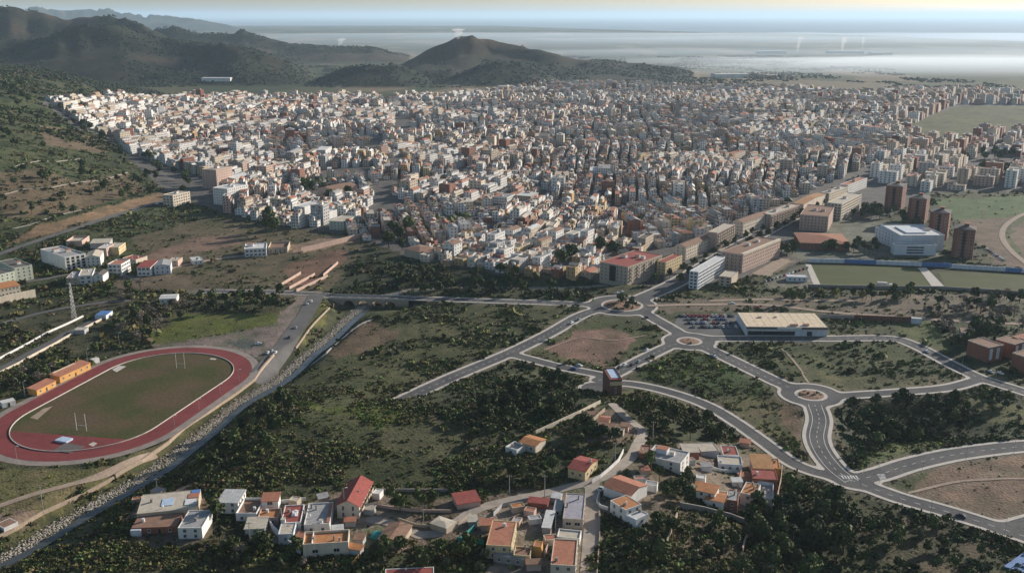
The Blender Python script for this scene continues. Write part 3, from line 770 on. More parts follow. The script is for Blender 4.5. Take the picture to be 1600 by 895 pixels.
def wall_strip(name, label, pts, h, th, m, cat='wall', ground=True, base=-1.5, z=None, step=4.0, cap=None):
    p = G(pts)[:, :2]
    q = [p[0]]
    for a, b in zip(p[:-1], p[1:]):
        k = max(1, int(np.hypot(*(b-a)) / step)); q += [a + (b-a) * (i+1)/k for i in range(k)]
    q = np.array(q); zz = height(q[:,0], q[:,1]) if z is None else np.full(len(q), z)
    a, b = ribbon(q, -th/2, th/2); n = len(q); hs = h
    v = [(*a[i], zz[i]+base) for i in range(n)] + [(*b[i], zz[i]+base) for i in range(n)] + [(*a[i], zz[i]+hs) for i in range(n)] + [(*b[i], zz[i]+hs) for i in range(n)]
    f = []
    for i in range(n-1):
        f += [(i, i+1, 2*n+i+1, 2*n+i), (n+i+1, n+i, 3*n+i, 3*n+i+1), (2*n+i, 2*n+i+1, 3*n+i+1, 3*n+i)]
    f += [(n, 0, 2*n, 3*n), (n-1, 2*n-1, 4*n-1, 3*n-1)]
    return tag(link(name, mesh(name, v, f, m)), label, cat)
wall_strip('river_wall', 'long pale stone wall between the running track and the river', [(428,556),(398,594),(345,632),(287,670),(262,694),(222,722),(180,745)], 1.6, 1.0, M['wallstone'], base=-3)
wall_strip('river_wall', 'low stone wall beside the dirt track, down by the river', [(178,748),(130,774),(66,803),(20,830),(-20,850)], 1.4, .8, M['wallstone'], base=-3)
wall_strip('river_wall', 'concrete edge wall on the scrub side of the river below the bridge', [(583,500),(552,516),(530,535),(510,553),(486,572)], 1.0, .8, M['concrete'], base=-4)
wall_strip('river_wall', 'stepped stone wall on the grass bank beside the access road', [(515,482),(492,505),(475,527),(462,545)], 1.2, .7, M['wallstone'], base=-2)

def make_bridge():
    a = np.array(P0(516, 463.6)); b = np.array(P0(640, 466.4)); L = np.hypot(*(b-a)); th = math.atan2(b[1]-a[1], b[0]-a[0])
    o = empty('arch_bridge', (*a, 0), th); tag(o, 'low road bridge with four stone arches over the river', 'bridge')
    sp = L / 124.0; cen = [(px - 516) * sp for px in (547, 569.5, 590.5, 611)]; hw = 4.1; dpt = 4.85
    def zb(s):
        for c in cen:
            if abs(s - c) < hw: return -5.2 + 3.9 * math.sqrt(max(0, 1 - ((s-c)/hw)**2))
        return None
    xs = sorted(set([0, L] + [c + k * hw * f for c in cen for k in (-1, 1) for f in (1, .97, .9, .8, .65, .45, .25, 0.01)]))
    m = MB()
    for x0, x1 in zip(xs[:-1], xs[1:]):
        mid = (x0 + x1) / 2; op = zb(mid) is not None
        z0 = zb(x0 + 1e-4) if op else -9; z1 = zb(x1 - 1e-4) if op else -9
        z0 = -5.2 if z0 is None else z0; z1 = -5.2 if z1 is None else z1
        for y, rev in ((-dpt, 0), (dpt, 1)):
            q = [(x0,y,z0),(x1,y,z1),(x1,y,-.1),(x0,y,-.1)]; m.poly(q[::-1] if rev else q)
        if op: m.poly([(x0,-dpt,z0),(x0,dpt,z0),(x1,dpt,z1),(x1,-dpt,z1)])
    for c in cen:
        for k in (-1, 1):
            x = c + k*hw; q = [(x,-dpt,-9),(x,dpt,-9),(x,dpt,-5.2),(x,-dpt,-5.2)]; m.poly(q)
    m.poly([(0,-dpt,-.1),(L,-dpt,-.1),(L,dpt,-.1),(0,dpt,-.1)])
    link('arch_wall', m.me('arch_wall', [M['wallstone']]), o)
    for y in (-dpt - .1, dpt - .25): link('parapet', MB().box(0, L, y, y + .35, -.1, .95).me('parapet', [M['concrete']]), o)
make_bridge(); tick('track river')

# ------------------------------------------------------------------ building kit
def win_mesh(w, h, name, fr='frame', gl='glass'):
    m = MB(); t = .12
    m.box(-w/2, w/2, -.07, .0, -h/2, -h/2 + t); m.box(-w/2, w/2, -.07, .0, h/2 - t, h/2); m.box(-w/2, -w/2 + t, -.07, 0, -h/2 + t, h/2 - t); m.box(w/2 - t, w/2, -.07, 0, -h/2 + t, h/2 - t)
    m.poly([(-w/2+t, -.015, -h/2+t), (w/2-t, -.015, -h/2+t), (w/2-t, -.015, h/2-t), (-w/2+t, -.015, h/2-t)], 1)
    return m.me(name, [M[fr], M[gl]])
def win_pair(w, h, name):
    m = MB(); t = .12
    m.box(-w/2, w/2, -.09, .0, -h/2, -h/2 + t); m.box(-w/2, w/2, -.09, .0, h/2 - t, h/2); m.box(-w/2, -w/2 + t, -.09, 0, -h/2 + t, h/2 - t); m.box(w/2 - t, w/2, -.09, 0, -h/2 + t, h/2 - t); m.box(-.04, .04, -.06, 0, -h/2 + t, h/2 - t)
    m.box(-w/2 - .1, w/2 + .1, -.2, 0, -h/2 - .1, -h/2)
    g = MB().poly([(-w/2+t, -.015, -h/2+t), (w/2-t, -.015, -h/2+t), (w/2-t, -.015, h/2-t), (-w/2+t, -.015, h/2-t)])
    return m.me(name, [M['frame']]), g.me('pane', [M['glass']])
WIN = {'s': win_mesh(1.2, 1.4, 'window'), 'w': win_mesh(2.2, 1.5, 'window_wide'), 'd': win_mesh(1.1, 2.2, 'door', 'wood', 'dark'), 'b': win_mesh(2.6, 2.3, 'balcony_shadow_pane', 'frame', 'dark'), 't': win_mesh(1.0, 2.0, 'tall_window')}  # door and balcony panes are flat, coloured dark for the shadow behind
BAL = MB().box(-1.6, 1.6, -1.1, -.0, -.15, .0).box(-1.6, 1.6, -1.1, -1.0, .0, .95).box(-1.6, -1.52, -1.0, 0, 0, .95).box(1.52, 1.6, -1.0, 0, 0, .95).me('balcony', [M['w_beige']])
NEARW = {'s': win_pair(1.2, 1.4, 'window'), 'w': win_pair(2.2, 1.5, 'window'), 't': win_pair(1.0, 2.0, 'window')}
NEARN = ('village_house', 'gabled_house', 'terrace_house', 'brick_house', 'tower_house', 'clubhouse')
FACE = {'f': (0, -1), 'r': (1, 0), 'b': (0, 1), 'l': (-1, 0)}
def face_place(f, w, d, s, z):
    if f == 'f': return (s, -d/2, z), 0
    if f == 'b': return (-s, d/2, z), math.pi
    if f == 'r': return (w/2, s, z), math.pi/2
    return (-w/2, -s, z), -math.pi/2

def make_building(name, label, cat, cx, cy, zg, th, w, d, h, wall='white', roof='terracotta', kind='flat', win='fr', wkey='s', sp=3.2, floors=None, extras=(), group=None, base=-3.0, over=.35, rise=None, bal='', balsp=7.0, parapet=.55, door=None, z1=None, ribs=None, parap_mat=None):
    o = empty(name, (cx, cy, zg), th); tag(o, label, cat, group)
    RECTS.append((cx, cy, th, w, d))
    W = M['w_' + wall]; Rm = M['r_' + roof]
    if kind == 'flat':
        top = h - parapet
        link('wall', MB().box(-w/2, w/2, -d/2, d/2, base, top).me('wall', [W]), o)
        rf = link('roof', MB().box(-w/2 + .2, w/2 - .2, -d/2 + .2, d/2 - .2, top - .05, top + .06).me('roof', [Rm]), o)
        m = MB(); t = .25; e = .03
        m.box(-w/2-e, w/2+e, -d/2-e, -d/2+t, top - .06, h); m.box(-w/2-e, w/2+e, d/2-t, d/2+e, top - .06, h); m.box(-w/2-e, -w/2+t, -d/2+t, d/2-t, top - .06, h); m.box(w/2-t, w/2+e, -d/2+t, d/2-t, top - .06, h)
        link('parapet', m.me('parapet', [parap_mat or W]), o); eave = top
    else:
        eave = h
        rs = rise if rise is not None else min(w, d) * .17
        m = MB(); m.box(-w/2, w/2, -d/2, d/2, base, eave)
        r = MB(); ow, od = w/2 + over, d/2 + over; t = .18
        if kind == 'gx':      # ridge along x
            for x in (-w/2, w/2):
                q = [(x,-d/2,eave),(x,d/2,eave),(x,0,eave+rs)]; m.poly(q if x > 0 else q[::-1])
            for s in (-1, 1):
                q = [(-ow, s*od, eave - over*rs/(d/2)), (ow, s*od, eave - over*rs/(d/2)), (ow, 0, eave+rs), (-ow, 0, eave+rs)]
                up = [(x, y, z + t) for x, y, z in q]
                r.poly(up if s < 0 else up[::-1]); r.poly(q[::-1] if s < 0 else q); 
                r.poly([q[0], q[1], up[1], up[0]]); r.poly([q[1], q[2], up[2], up[1]]); r.poly([q[3], q[0], up[0], up[3]])
        elif kind == 'gy':
            for y in (-d/2, d/2):
                q = [(-w/2,y,eave),(w/2,y,eave),(0,y,eave+rs)]; m.poly(q if y < 0 else q[::-1])
            for s in (-1, 1):
                q = [(s*ow, -od, eave - over*rs/(w/2)), (s*ow, od, eave - over*rs/(w/2)), (0, od, eave+rs), (0, -od, eave+rs)]
                up = [(x, y, z + t) for x, y, z in q]
                r.poly(up if s > 0 else up[::-1]); r.poly(q[::-1] if s > 0 else q)
                r.poly([q[0], q[1], up[1], up[0]]); r.poly([q[1], q[2], up[2], up[1]]); r.poly([q[3], q[0], up[0], up[3]])
        elif kind == 'hip':
            k = min(w, d) / 2 * .95; a = max(w/2 - k, .05); c = max(d/2 - k, .05)
            b4 = [(-ow,-od,eave),(ow,-od,eave),(ow,od,eave),(-ow,od,eave)]; t4 = [(-a,-c,eave+rs),(a,-c,eave+rs),(a,c,eave+rs),(-a,c,eave+rs)]
            lo = [(x, y, z - .2) for x, y, z in b4]
            for i in range(4):
                j = (i+1) % 4; r.poly([b4[i], b4[j], t4[j], t4[i]]); r.poly([lo[i], lo[j], b4[j], b4[i]])
            r.poly(t4); r.poly(lo[::-1])
        elif kind == 'mono':
            q = [(-ow,-od,eave - .1),(ow,-od,eave - .1),(ow,od,eave+rs),(-ow,od,eave+rs)]; lo = [(x, y, z - .22) for x, y, z in q]
            r.poly(q); r.poly(lo[::-1])
            for i in range(4): r.poly([lo[i], lo[(i+1)%4], q[(i+1)%4], q[i]])
            m = MB(); m.box(-w/2, w/2, -d/2, d/2, base, eave - .12)
            if rs > .3:
                m.poly([(-w/2,d/2,eave-.12),(w/2,d/2,eave-.12),(w/2,d/2,eave+rs-.2),(-w/2,d/2,eave+rs-.2)][::-1])
                for x in (-w/2, w/2): m.poly([(x,-d/2,eave-.12),(x,d/2,eave-.12),(x,d/2,eave+rs-.2)])
        link('wall', m.me('wall', [W]), o); rf = link('roof', r.me('roof', [Rm]), o)
        if ribs and kind == 'mono':
            for i in range(ribs):
                x = -ow + (i + .5) * 2*ow / ribs
                link('roof_rib', MB().poly([(x-.08,-od,eave-.02),(x+.08,-od,eave-.02),(x+.08,od,eave+rs+.08),(x-.08,od,eave+rs+.08)]).box(x-.07,x+.07,-od,-od+.05,eave-.05,eave-.02).me('roof_rib', [M['metal']]), rf)
    nf = floors or max(1, int(round(h / 3.0))); fh = eave / nf
    for f in win:
        ln = w if f in 'fb' else d; n = int((ln - 1.2) / sp)
        if n < 1: n = 1 if ln > 2.6 else 0
        for k in range(n):
            s = (k + .5 - n/2) * (ln - 1.0) / n
            for q in range(nf):
                key = 'd' if (door == f and q == 0 and k == n//2) else wkey
                loc, rz = face_place(f, w, d, s, q*fh + fh*(.5 if key != 'd' else 0) + (.1 if key != 'd' else 1.12))
                if name in NEARN and key in NEARW:
                    wo = link('window', NEARW[key][0], o, loc, (0, 0, rz)); link('pane', NEARW[key][1], wo)
                else: link('door' if key == 'd' else 'window', WIN[key], o, loc, (0, 0, rz))
    for f in bal:
        ln = w if f in 'fb' else d; n = max(1, int(ln / balsp))
        for k in range(n):
            s = (k + .5 - n/2) * ln / n
            for q in range(1, nf):
                loc, rz = face_place(f, w, d, s, q*fh + .1); link('balcony', BAL, o, loc, (0, 0, rz))
    ex_ = list(extras)
    if name in ('village_house', 'terrace_house') and kind == 'flat':
        for _ in range(random.randint(1, 3)): ex_.append((random.choice(('tank', 'dish', 'chimney', 'aerial', 'tank')), random.uniform(-.75, .75), random.uniform(-.75, .75)))
    for e in ex_:
        t = e[0]
        if t == 'hut':
            _, u, v, ew, ed, eh, mm = e; b = eave
            link('roof_hut', MB().box(u*w/2-ew/2, u*w/2+ew/2, v*d/2-ed/2, v*d/2+ed/2, b, b+eh).box(u*w/2-ew/2-.12, u*w/2+ew/2+.12, v*d/2-ed/2-.12, v*d/2+ed/2+.12, b+eh, b+eh+.15, 1).me('roof_hut', [M[mm], M['r_terracotta'] if ew > 3 else M['r_pale']]), rf)
        elif t == 'chimney':
            _, u, v = e; b = eave - .2
            link('chimney', MB().box(u*w/2-.3, u*w/2+.3, v*d/2-.3, v*d/2+.3, b, b + 1.9).box(u*w/2-.4, u*w/2+.4, v*d/2-.4, v*d/2+.4, b+1.9, b+2.05).me('chimney', [M['w_shade']]), rf)
        elif t == 'sheet':
            _, u0, u1, v0, v1, zz, mm, nm = e
            link(nm, MB().box(u0*w/2, u1*w/2, v0*d/2, v1*d/2, zz, zz + .12).me(nm, [M[mm]]), rf)
        elif t == 'tank':
            _, u, v = e; b = eave + .06
            link('water_tank', MB().tube((u*w/2, v*d/2, b), (u*w/2, v*d/2, b + 1.3), .6, .6, 10).me('water_tank', [M['whitesheet'] if random.random() < .5 else M['w_shade']]), rf)
        elif t == 'dish':
            _, u, v = e; b = eave
            link('satellite_dish', MB().tube((u*w/2, v*d/2, b), (u*w/2, v*d/2, b + 1.0), .04, .04, 4).tube((u*w/2, v*d/2, b + 1.0), (u*w/2 + .12, v*d/2 - .1, b + 1.08), .45, .3, 10).me('satellite_dish', [M['white_post']]), rf)
        elif t == 'box':
            _, u0, u1, v0, v1, za, zz, mm, nm = e
            link(nm, MB().box(u0*w/2, u1*w/2, v0*d/2, v1*d/2, za, zz).me(nm, [M[mm]]), o)
        elif t == 'aerial':
            _, u, v = e
            link('aerial', MB().tube((u*w/2, v*d/2, eave), (u*w/2, v*d/2, eave+3.2), .05, .04, 4).box(u*w/2-.6, u*w/2+.6, v*d/2-.03, v*d/2+.03, eave+2.9, eave+2.97).me('aerial', [M['metal']]), rf)
    return o

def quad_rect(q, h):
    q = list(q)
    z = 0.0
    for _ in range(3):
        p = PL(q, z + h); c = p.mean(0) if len(p) == 4 else (p[0] + p[2]) / 2
        z = float(height(np.array([c[0]]), np.array([c[1]]))[0])
    if len(p) == 3: p = np.vstack([p, p[0] + p[2] - p[1]])
    ar = .5 * sum(p[i][0]*p[(i+1)%4][1] - p[(i+1)%4][0]*p[i][1] for i in range(4))
    if ar < 0: p = p[::-1]
    best = max(range(4), key=lambda i: (p[(i+1)%4] - p[i])[0] / (np.hypot(*(p[(i+1)%4] - p[i])) + 1e-9))
    p = np.roll(p, -best, 0)
    u = (p[1] - p[0] + p[2] - p[3]) / 2; v = (p[3] - p[0] + p[2] - p[1]) / 2; c = p.mean(0)
    # weigh both edge directions
    a1 = math.atan2(u[1], u[0]); a2 = math.atan2(-v[0], v[1])
    lu, lv = np.hypot(*u), np.hypot(*v)
    da = (a2 - a1 + math.pi) % (2*math.pi) - math.pi
    th = a1 + da * lv / (lu + lv) * .8
    k = max(.6, abs(math.cos(da)))
    return c[0], c[1], z, th, lu * (k*.5+.5), lv * (k*.5+.5)

def bq(name, label, cat, q, h, *a, **k):
    cx, cy, z, th, w, d = quad_rect(q, h if k.get('kind', 'flat') == 'flat' else h)
    return make_building(name, label, cat, cx, cy, z, th, w, d, h, *a, **k)
def bf(name, label, cat, A, B, dep, h, *a, **k):
    """front top edge A-B in pixels, depth in metres away from the camera"""
    z = 0
    for _ in range(3):
        p = PL([A, B], z + h); c = p.mean(0); z = float(height(np.array([c[0]]), np.array([c[1]]))[0])
    u = p[1] - p[0]; L = np.hypot(*u); u = u / L; v = np.array((-u[1], u[0])); c = c + v * dep / 2
    return make_building(name, label, cat, c[0], c[1], z, math.atan2(u[1], u[0]), L, dep, h, *a, **k)

# ------------------------------------------------------------------ the hamlet on the near hill
HV = 'village_house'
bq(HV, 'long low house with sagging grey-brown roof and blue sheet, at the dark slope edge', 'house', [(213,806),(224,777),(316,766),(306,797)], 4.0, 'beige', 'pale', 'flat', win='f', parapet=.15, extras=[('sheet',-.25,.15,-.45,.3,4.0,'bluepale','roof_sheet'), ('sheet',.62,.98,.1,.6,4.0,'r_terracotta','tiled_patch'), ('sheet',.55,.9,-.6,.0,4.05,'whitesheet','roof_sheet'), ('sheet',.7,1.0,.62,.98,4.0,'blue','roof_sheet')])
bq(HV, 'brown lean-to house front below the long low house, blue door', 'house', [(208,822),(216,803),(284,800),(278,824)], 2.9, 'brick', 'brown', 'flat', win='f', door='f', parapet=.1, extras=[('box',-1.0,-.55,-1.25,-1.02,-2,2.6,'w_bluewhite','porch')])
bq(HV, 'white box house with plain grey flat roof at the slope edge', 'house', [(279,824),(294,796),(330,797),(316,824)], 4.6, 'white', 'greyroof', 'flat', win='f', wkey='s', sp=3, parapet=.3)
bq(HV, 'white house with ribbed silver metal roof and a row of side windows', 'house', [(341,783),(352,766),(384,766),(371,785)], 5.0, 'white', 'whiteroof', 'mono', win='rf', rise=.5, sp=2.4, ribs=7)
bq(HV, 'white walled terracotta courtyard house beside the silver-roofed house', 'house', [(366,800),(384,778),(412,776),(402,802)], 3.6, 'white', 'brown', 'flat', win='f', parapet=1.0)
bq(HV, 'small white cube house with terracotta roof and one window above the courtyard', 'house', [(410,781),(411,771),(436,770),(436,782)], 5.0, 'white', 'terracotta', 'mono', win='f', wkey='w', rise=.5)
bq(HV, 'low house with orange tiled terrace between white courtyard and red roof', 'house', [(402,808),(408,794),(438,793),(435,808)], 3.4, 'pink', 'orangetile', 'flat', win='f', parapet=.7)
bq(HV, 'flat bright red-roofed house with a white sheet on top', 'house', [(438,816),(446,789),(475,787),(470,815)], 4.2, 'white', 'red', 'flat', win='f', parapet=.4, extras=[('sheet',-.1,.55,-.3,.35,4.0,'whitesheet','roof_sheet'), ('hut',-.75,-.9,1.6,1.6,1.6,'w_white')])
bq(HV, 'flat-roofed house with large dark grey roof next to the red roof', 'house', [(473,820),(484,785),(522,784),(514,816)], 4.4, 'white', 'greyroof', 'flat', win='f', parapet=.5, extras=[('sheet',.72,.98,-.9,.9,4.3,'r_terracotta','tiled_strip'), ('hut',.3,-.85,1.2,1.2,1.4,'w_white'), ('chimney',-.7,.6)])
bq('gabled_house', 'two-storey cream house with steep bright red gabled roof and balcony', 'house', [(524,788),(548,753),(586,751),(556,790)], 5.6, 'cream', 'red', 'gy', win='fr', wkey='t', sp=2.8, rise=2.4, bal='r', over=.7, extras=[('chimney',.45,-.1)], balsp=4)
bq(HV, 'large cream house with orange terrace and two dark front windows in foreground', 'house', [(470,850),(479,829),(541,827),(549,845)], 5.6, 'cream', 'orangetile', 'flat', win='fr', wkey='w', sp=6, floors=1, parapet=.9, extras=[('box',-.62,-.58,-.95,.95,4.6,5.7,'w_white','terrace_wall'), ('hut',.6,-.55,.6,.6,1.6,'w_shade')])
bq(HV, 'small grey-white house with plain flat roof left of the orange terrace', 'house', [(434,834),(440,816),(461,816),(460,833)], 4.4, 'bluewhite', 'pale', 'flat', win='f', parapet=.3)
bq(HV, 'low white outbuilding with beige roof under the bushy tree', 'house', [(383,825),(388,808),(417,808),(415,824)], 3.0, 'white', 'pale', 'mono', win='f', rise=.3)
bq('shed', 'small stone shed with brown pitched roof beside the green tarpaulin', 'shed', [(593,842),(608,816),(644,821),(626,846)], 3.0, 'beige', 'brown', 'gy', win='', rise=.9)
bq('shed', 'square hut with pale cream roof inside the lane bend', 'shed', [(670,817),(688,806),(712,815),(698,823)], 2.6, 'wallx' if False else 'beige', 'pale', 'hip', win='', rise=.5)
bq('shed', 'ruined shed with patchy bright red tin roof beside the lane', 'shed', [(712,789),(710,772),(742,767),(750,780)], 2.6, 'pink', 'red', 'mono', win='', rise=.6)
bq(HV, 'tall house with large terracotta flat roof, aerial and yellow side wall', 'house', [(759,851),(770,812),(809,814),(797,852)], 5.6, 'yellow', 'terracotta', 'flat', win='rf', sp=3.0, parapet=.2, extras=[('aerial',.75,-.45)])
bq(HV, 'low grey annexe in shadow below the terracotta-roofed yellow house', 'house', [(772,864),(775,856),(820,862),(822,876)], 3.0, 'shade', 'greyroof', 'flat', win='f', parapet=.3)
bq(HV, 'small annexe with brick-red terrace right of the yellow side wall', 'house', [(802,866),(806,852),(830,854),(829,868)], 3.6, 'yellow', 'brown', 'flat', win='r', parapet=.5)
bq('shed', 'narrow orange stair tower beside the yellow house annexe', 'shed', [(833,852),(836,844),(848,845),(846,854)], 4.4, 'orange', 'terracotta', 'flat', win='', parapet=.2)
bq(HV, 'long house with plain lilac-grey roof beside the straight concrete lane', 'house', [(878,809),(886,770),(915,771),(911,811)], 4.2, 'beige', 'lilac', 'flat', win='fr', wkey='w', parapet=.3, extras=[('aerial',.3,-.2)])
bq(HV, 'terracotta flat-roofed house at the bottom of the straight lane', 'house', [(860,881),(866,841),(905,842),(897,883)], 5.2, 'cream', 'terracotta', 'flat', win='fr', parapet=.35, extras=[('aerial',.4,.2)])
bq('gabled_house', 'small yellow house with maroon gabled roof above the white wall', 'house', [(884,730),(909,714),(938,718),(912,736)], 4.2, 'yellow', 'red', 'gx', win='rf', sp=3, rise=1.2, extras=[('chimney',.6,.4), ('chimney',.85,.1)])
bq(HV, 'red flat roof cut by the bottom edge of the picture', 'house', [(597,912),(606,889),(676,884),(680,908)], 3.4, 'white', 'red', 'flat', win='', parapet=.2)
bq('shed', 'dark red iron shed in the fenced yard above the terracotta roof', 'shed', [(825,783),(828,776),(857,779),(856,787)], 2.6, 'brick', 'red', 'mono', win='', rise=.2)
bq('shed', 'narrow white lean-to canopy left of the lilac roof', 'shed', [(848,822),(854,797),(865,798),(861,824)], 2.8, 'grey', 'whiteroof', 'mono', win='', rise=.2)
bq('shed', 'small grey shed with openings at the top of the yard', 'shed', [(864,796),(868,780),(880,781),(878,797)], 2.6, 'grey', 'greyroof', 'flat', win='f', parapet=.2)
bq('shed', 'white wall corner building between lilac and terracotta roofs', 'shed', [(870,838),(874,824),(908,829),(906,840)], 2.8, 'white', 'pale', 'flat', win='', parapet=.5)
bq('tower_house', 'tall brick house with blue and red roof terrace by the turning circle', 'house', [(944,584),(962,582.5),(970,601),(951,602.5)], 11.0, 'darkbrick', 'red', 'flat', win='f', sp=5, parapet=.7, extras=[('sheet',-.55,.85,-.6,.9,10.4,'bluepale','terrace_floor'), ('box',-1.0,1.0,-1.04,-1.01,7.6,9.6,'w_yellow','pale_band')])
bq(HV, 'low white house with orange tiled roof at the end of the long walled garden', 'house', [(811,690),(828,680),(854,686),(836,697)], 3.6, 'cream', 'orangetile', 'gx', win='f', rise=.8)
bq(HV, 'white roofless outhouse left of the orange tiled garden house', 'house', [(792,697),(803,688),(820,694),(808,704)], 3.0, 'white', 'greyroof', 'flat', win='f', parapet=.8)
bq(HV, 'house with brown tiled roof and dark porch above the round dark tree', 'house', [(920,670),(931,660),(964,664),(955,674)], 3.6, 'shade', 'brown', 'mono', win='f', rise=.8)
bq('shed', 'small tiled outhouse with orange gable behind the brown-roofed house', 'shed', [(936,657),(940,650),(953,651),(952,659)], 3.0, 'ochre', 'terracotta', 'gx', win='', rise=.6)
bq(HV, 'long white house with flat grey terrace and blue roof room', 'house', [(1012,712),(1022,692),(1072,707),(1068,725)], 4.6, 'white', 'greyroof', 'flat', win='fr', sp=5, parapet=.5, extras=[('hut',-.35,.2,5,4,2.2,'w_bluewhite'), ('hut',.25,.1,2,2,1.6,'w_white')])
bq(HV, 'small ruin with brown roof left of the long white house', 'house', [(997,707),(1003,695),(1018,696),(1014,709)], 3.2, 'brick', 'brown', 'flat', win='', parapet=.4)
bq('gabled_house', 'white house with pink gabled roof and dark arched front openings', 'house', [(946,760),(968,740),(1008,758),(988,775)], 4.2, 'white', 'terracotta', 'gx', win='l', wkey='b', sp=3.3, floors=1, rise=1.4, over=.25)
bq(HV, 'white two-storey house with orange flat roof in front of arched house', 'house', [(955,781),(979,772),(1001,787),(977,797)], 5.6, 'white', 'orangetile', 'flat', win='flr', sp=3.4, parapet=.2)
bq(HV, 'lower white wing with small orange porch roof at the orange-roofed house', 'house', [(978,803),(996,793),(1012,802),(994,812)], 3.6, 'bluewhite', 'whiteroof', 'flat', win='f', parapet=.3)
bq('shed', 'shed with pale mono-pitch roof above the tree, near the curved road', 'shed', [(1068,706),(1064,695),(1085,694),(1094,706)], 3.0, 'brick', 'pale', 'mono', win='', rise=.3)
bq('shed', 'patched grey-roofed sheds behind the red terrace', 'shed', [(1096,706),(1086,692),(1115,691),(1122,703)], 3.0, 'grey', 'pale', 'flat', win='', parapet=.2)
bq(HV, 'house with bright red roof terrace in the right-hand cluster', 'house', [(1126,710),(1130,697),(1150,695),(1154,711)], 4.2, 'white', 'red', 'flat', win='f', parapet=.3)
bq(HV, 'white-grey tumbledown house in front of the bright red roof terrace', 'house', [(1121,724),(1122,711),(1158,713),(1160,726)], 3.6, 'bluewhite', 'pale', 'flat', win='f', parapet=.5)
bq(HV, 'house with weathered orange tile roof beside the curved road', 'house', [(1175,731),(1174,711),(1204,711),(1206,731)], 6.2, 'pink', 'ochretile', 'mono', win='r', rise=.6)
bq(HV, 'narrow orange-walled house right of the weathered tile roof', 'house', [(1206,731),(1205,715),(1217,716),(1218,731)], 5.6, 'orange', 'orangetile', 'flat', win='r', parapet=.3)
bq(HV, 'house with dark red flat roof in front of the weathered tile roof', 'house', [(1175,747),(1175,733),(1214,733),(1213,749)], 6.0, 'brick', 'red', 'flat', win='r', parapet=.25)
bq(HV, 'roofless white-walled ruin below the dark red flat roof', 'house', [(1181,775),(1186,752),(1211,753),(1206,778)], 4.4, 'bluewhite', 'greyroof', 'flat', win='f', parapet=1.6)
bq(HV, 'house with curved orange roof in the middle of the right-hand cluster', 'house', [(1157,768),(1166,753),(1188,756),(1181,775)], 6.6, 'white', 'orangetile', 'flat', win='f', parapet=.3)
bq(HV, 'house with orange tiled roof at the left of the right-hand cluster', 'house', [(1090,765),(1094,753),(1121,761),(1119,772)], 5.6, 'white', 'orangetile', 'mono', win='f', rise=.5)
bq(HV, 'low white house with orange eaves in front of the left orange roof', 'house', [(1102,779),(1106,769),(1134,775),(1131,784)], 4.4, 'white', 'orangetile', 'mono', win='f', rise=.3)
bq(HV, 'house with pale grey roof and brick front between the orange roofs', 'house', [(1135,780),(1139,765),(1156,766),(1152,783)], 6.4, 'brick', 'greyroof', 'flat', win='f', parapet=.3)
W_ = wall_strip
W_('garden_wall', 'scalloped white garden wall along the rising alley', [(974,706),(966,722),(952,735),(938,747),(925,755)], 1.7, .35, M['w_white'])
W_('garden_wall', 'white curved wall at the lane fork beside the blue shadow', [(936,772),(932,785),(938,793),(950,797)], 1.5, .35, M['w_white'])
W_('garden_wall', 'long pale wall of the sloping garden above the dark trees', [(837,679),(870,664),(905,648),(938,631)], 2.2, .4, M['w_cream'])
W_('garden_wall', 'lower stone wall of the sloping garden with poles', [(905,680),(925,660),(945,642)], 1.8, .4, M['wallstone'])
W_('garden_wall', 'long stone wall running downhill from the ruin to the scrub', [(1182,786),(1174,812),(1167,835),(1160,862)], 2.0, .5, M['wallstone'])
W_('garden_wall', 'short stone wall above the orange scrub slope, left of ruin wall', [(1058,806),(1050,826),(1042,850)], 1.8, .5, M['wallstone'])
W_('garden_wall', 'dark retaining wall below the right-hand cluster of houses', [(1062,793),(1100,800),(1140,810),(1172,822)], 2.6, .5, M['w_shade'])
W_('garden_wall', 'tall pale wall on the right side of the cluster alley', [(1160,727),(1157,745),(1153,762)], 2.4, .4, M['w_beige'])
W_('garden_wall', 'white boundary wall sweeping down left of the cream foreground house', [(415,812),(428,830),(445,848),(470,866)], 2.6, .4, M['w_bluewhite'])
W_('garden_wall', 'rust-coloured low wall along the lane behind the pale hut', [(580,790),(620,796),(660,800),(705,800)], 1.2, .4, M['w_pink'])
W_('garden_wall', 'low brown wall curving round the pale cream hut', [(735,805),(712,822),(690,826),(650,822),(622,812)], 1.2, .35, M['w_beige'])
W_('garden_wall', 'dry stone wall along the left side of the straight lane, by scrub', [(936,800),(937,840),(934,880),(932,910)], .9, .4, M['wallstone'])
W_('garden_wall', 'stone wall above the ruined red tin shed', [(590,768),(640,768),(700,768)], 1.4, .4, M['w_shade'])
W_('cloth_fence', 'teal cloth fence in front of the terracotta-roofed yellow house', [(716,848),(730,850),(756,853)], 2.6, .25, M['teal'], cat='fence')
W_('cloth_fence', 'teal cloth fence climbing beside the lane towards the yard', [(716,848),(728,838),(742,826)], 2.0, .25, M['teal'], cat='fence')
W_('cloth_fence', 'yard fence of grey sheeting along the lane bend', [(771,806),(785,792),(810,786),(826,783)], 1.8, .2, M['w_grey'], cat='fence')
p = g1(589, 836); tag(link('tarpaulin', scatter_mesh('tarpaulin', ico, icof, np.array([p[0]]), np.array([p[1]]), np.array([p[2] + .4]), np.array([3.0]), M['teal'], zs=.4)), 'crumpled green tarpaulin heap beside the stone shed', 'tarpaulin')
slab('pool', 'small blue pool corner at the right edge of the picture', 'pool', [(1568,884),(1600,862),(1640,870),(1620,900)], .0, .8, M['blue'])

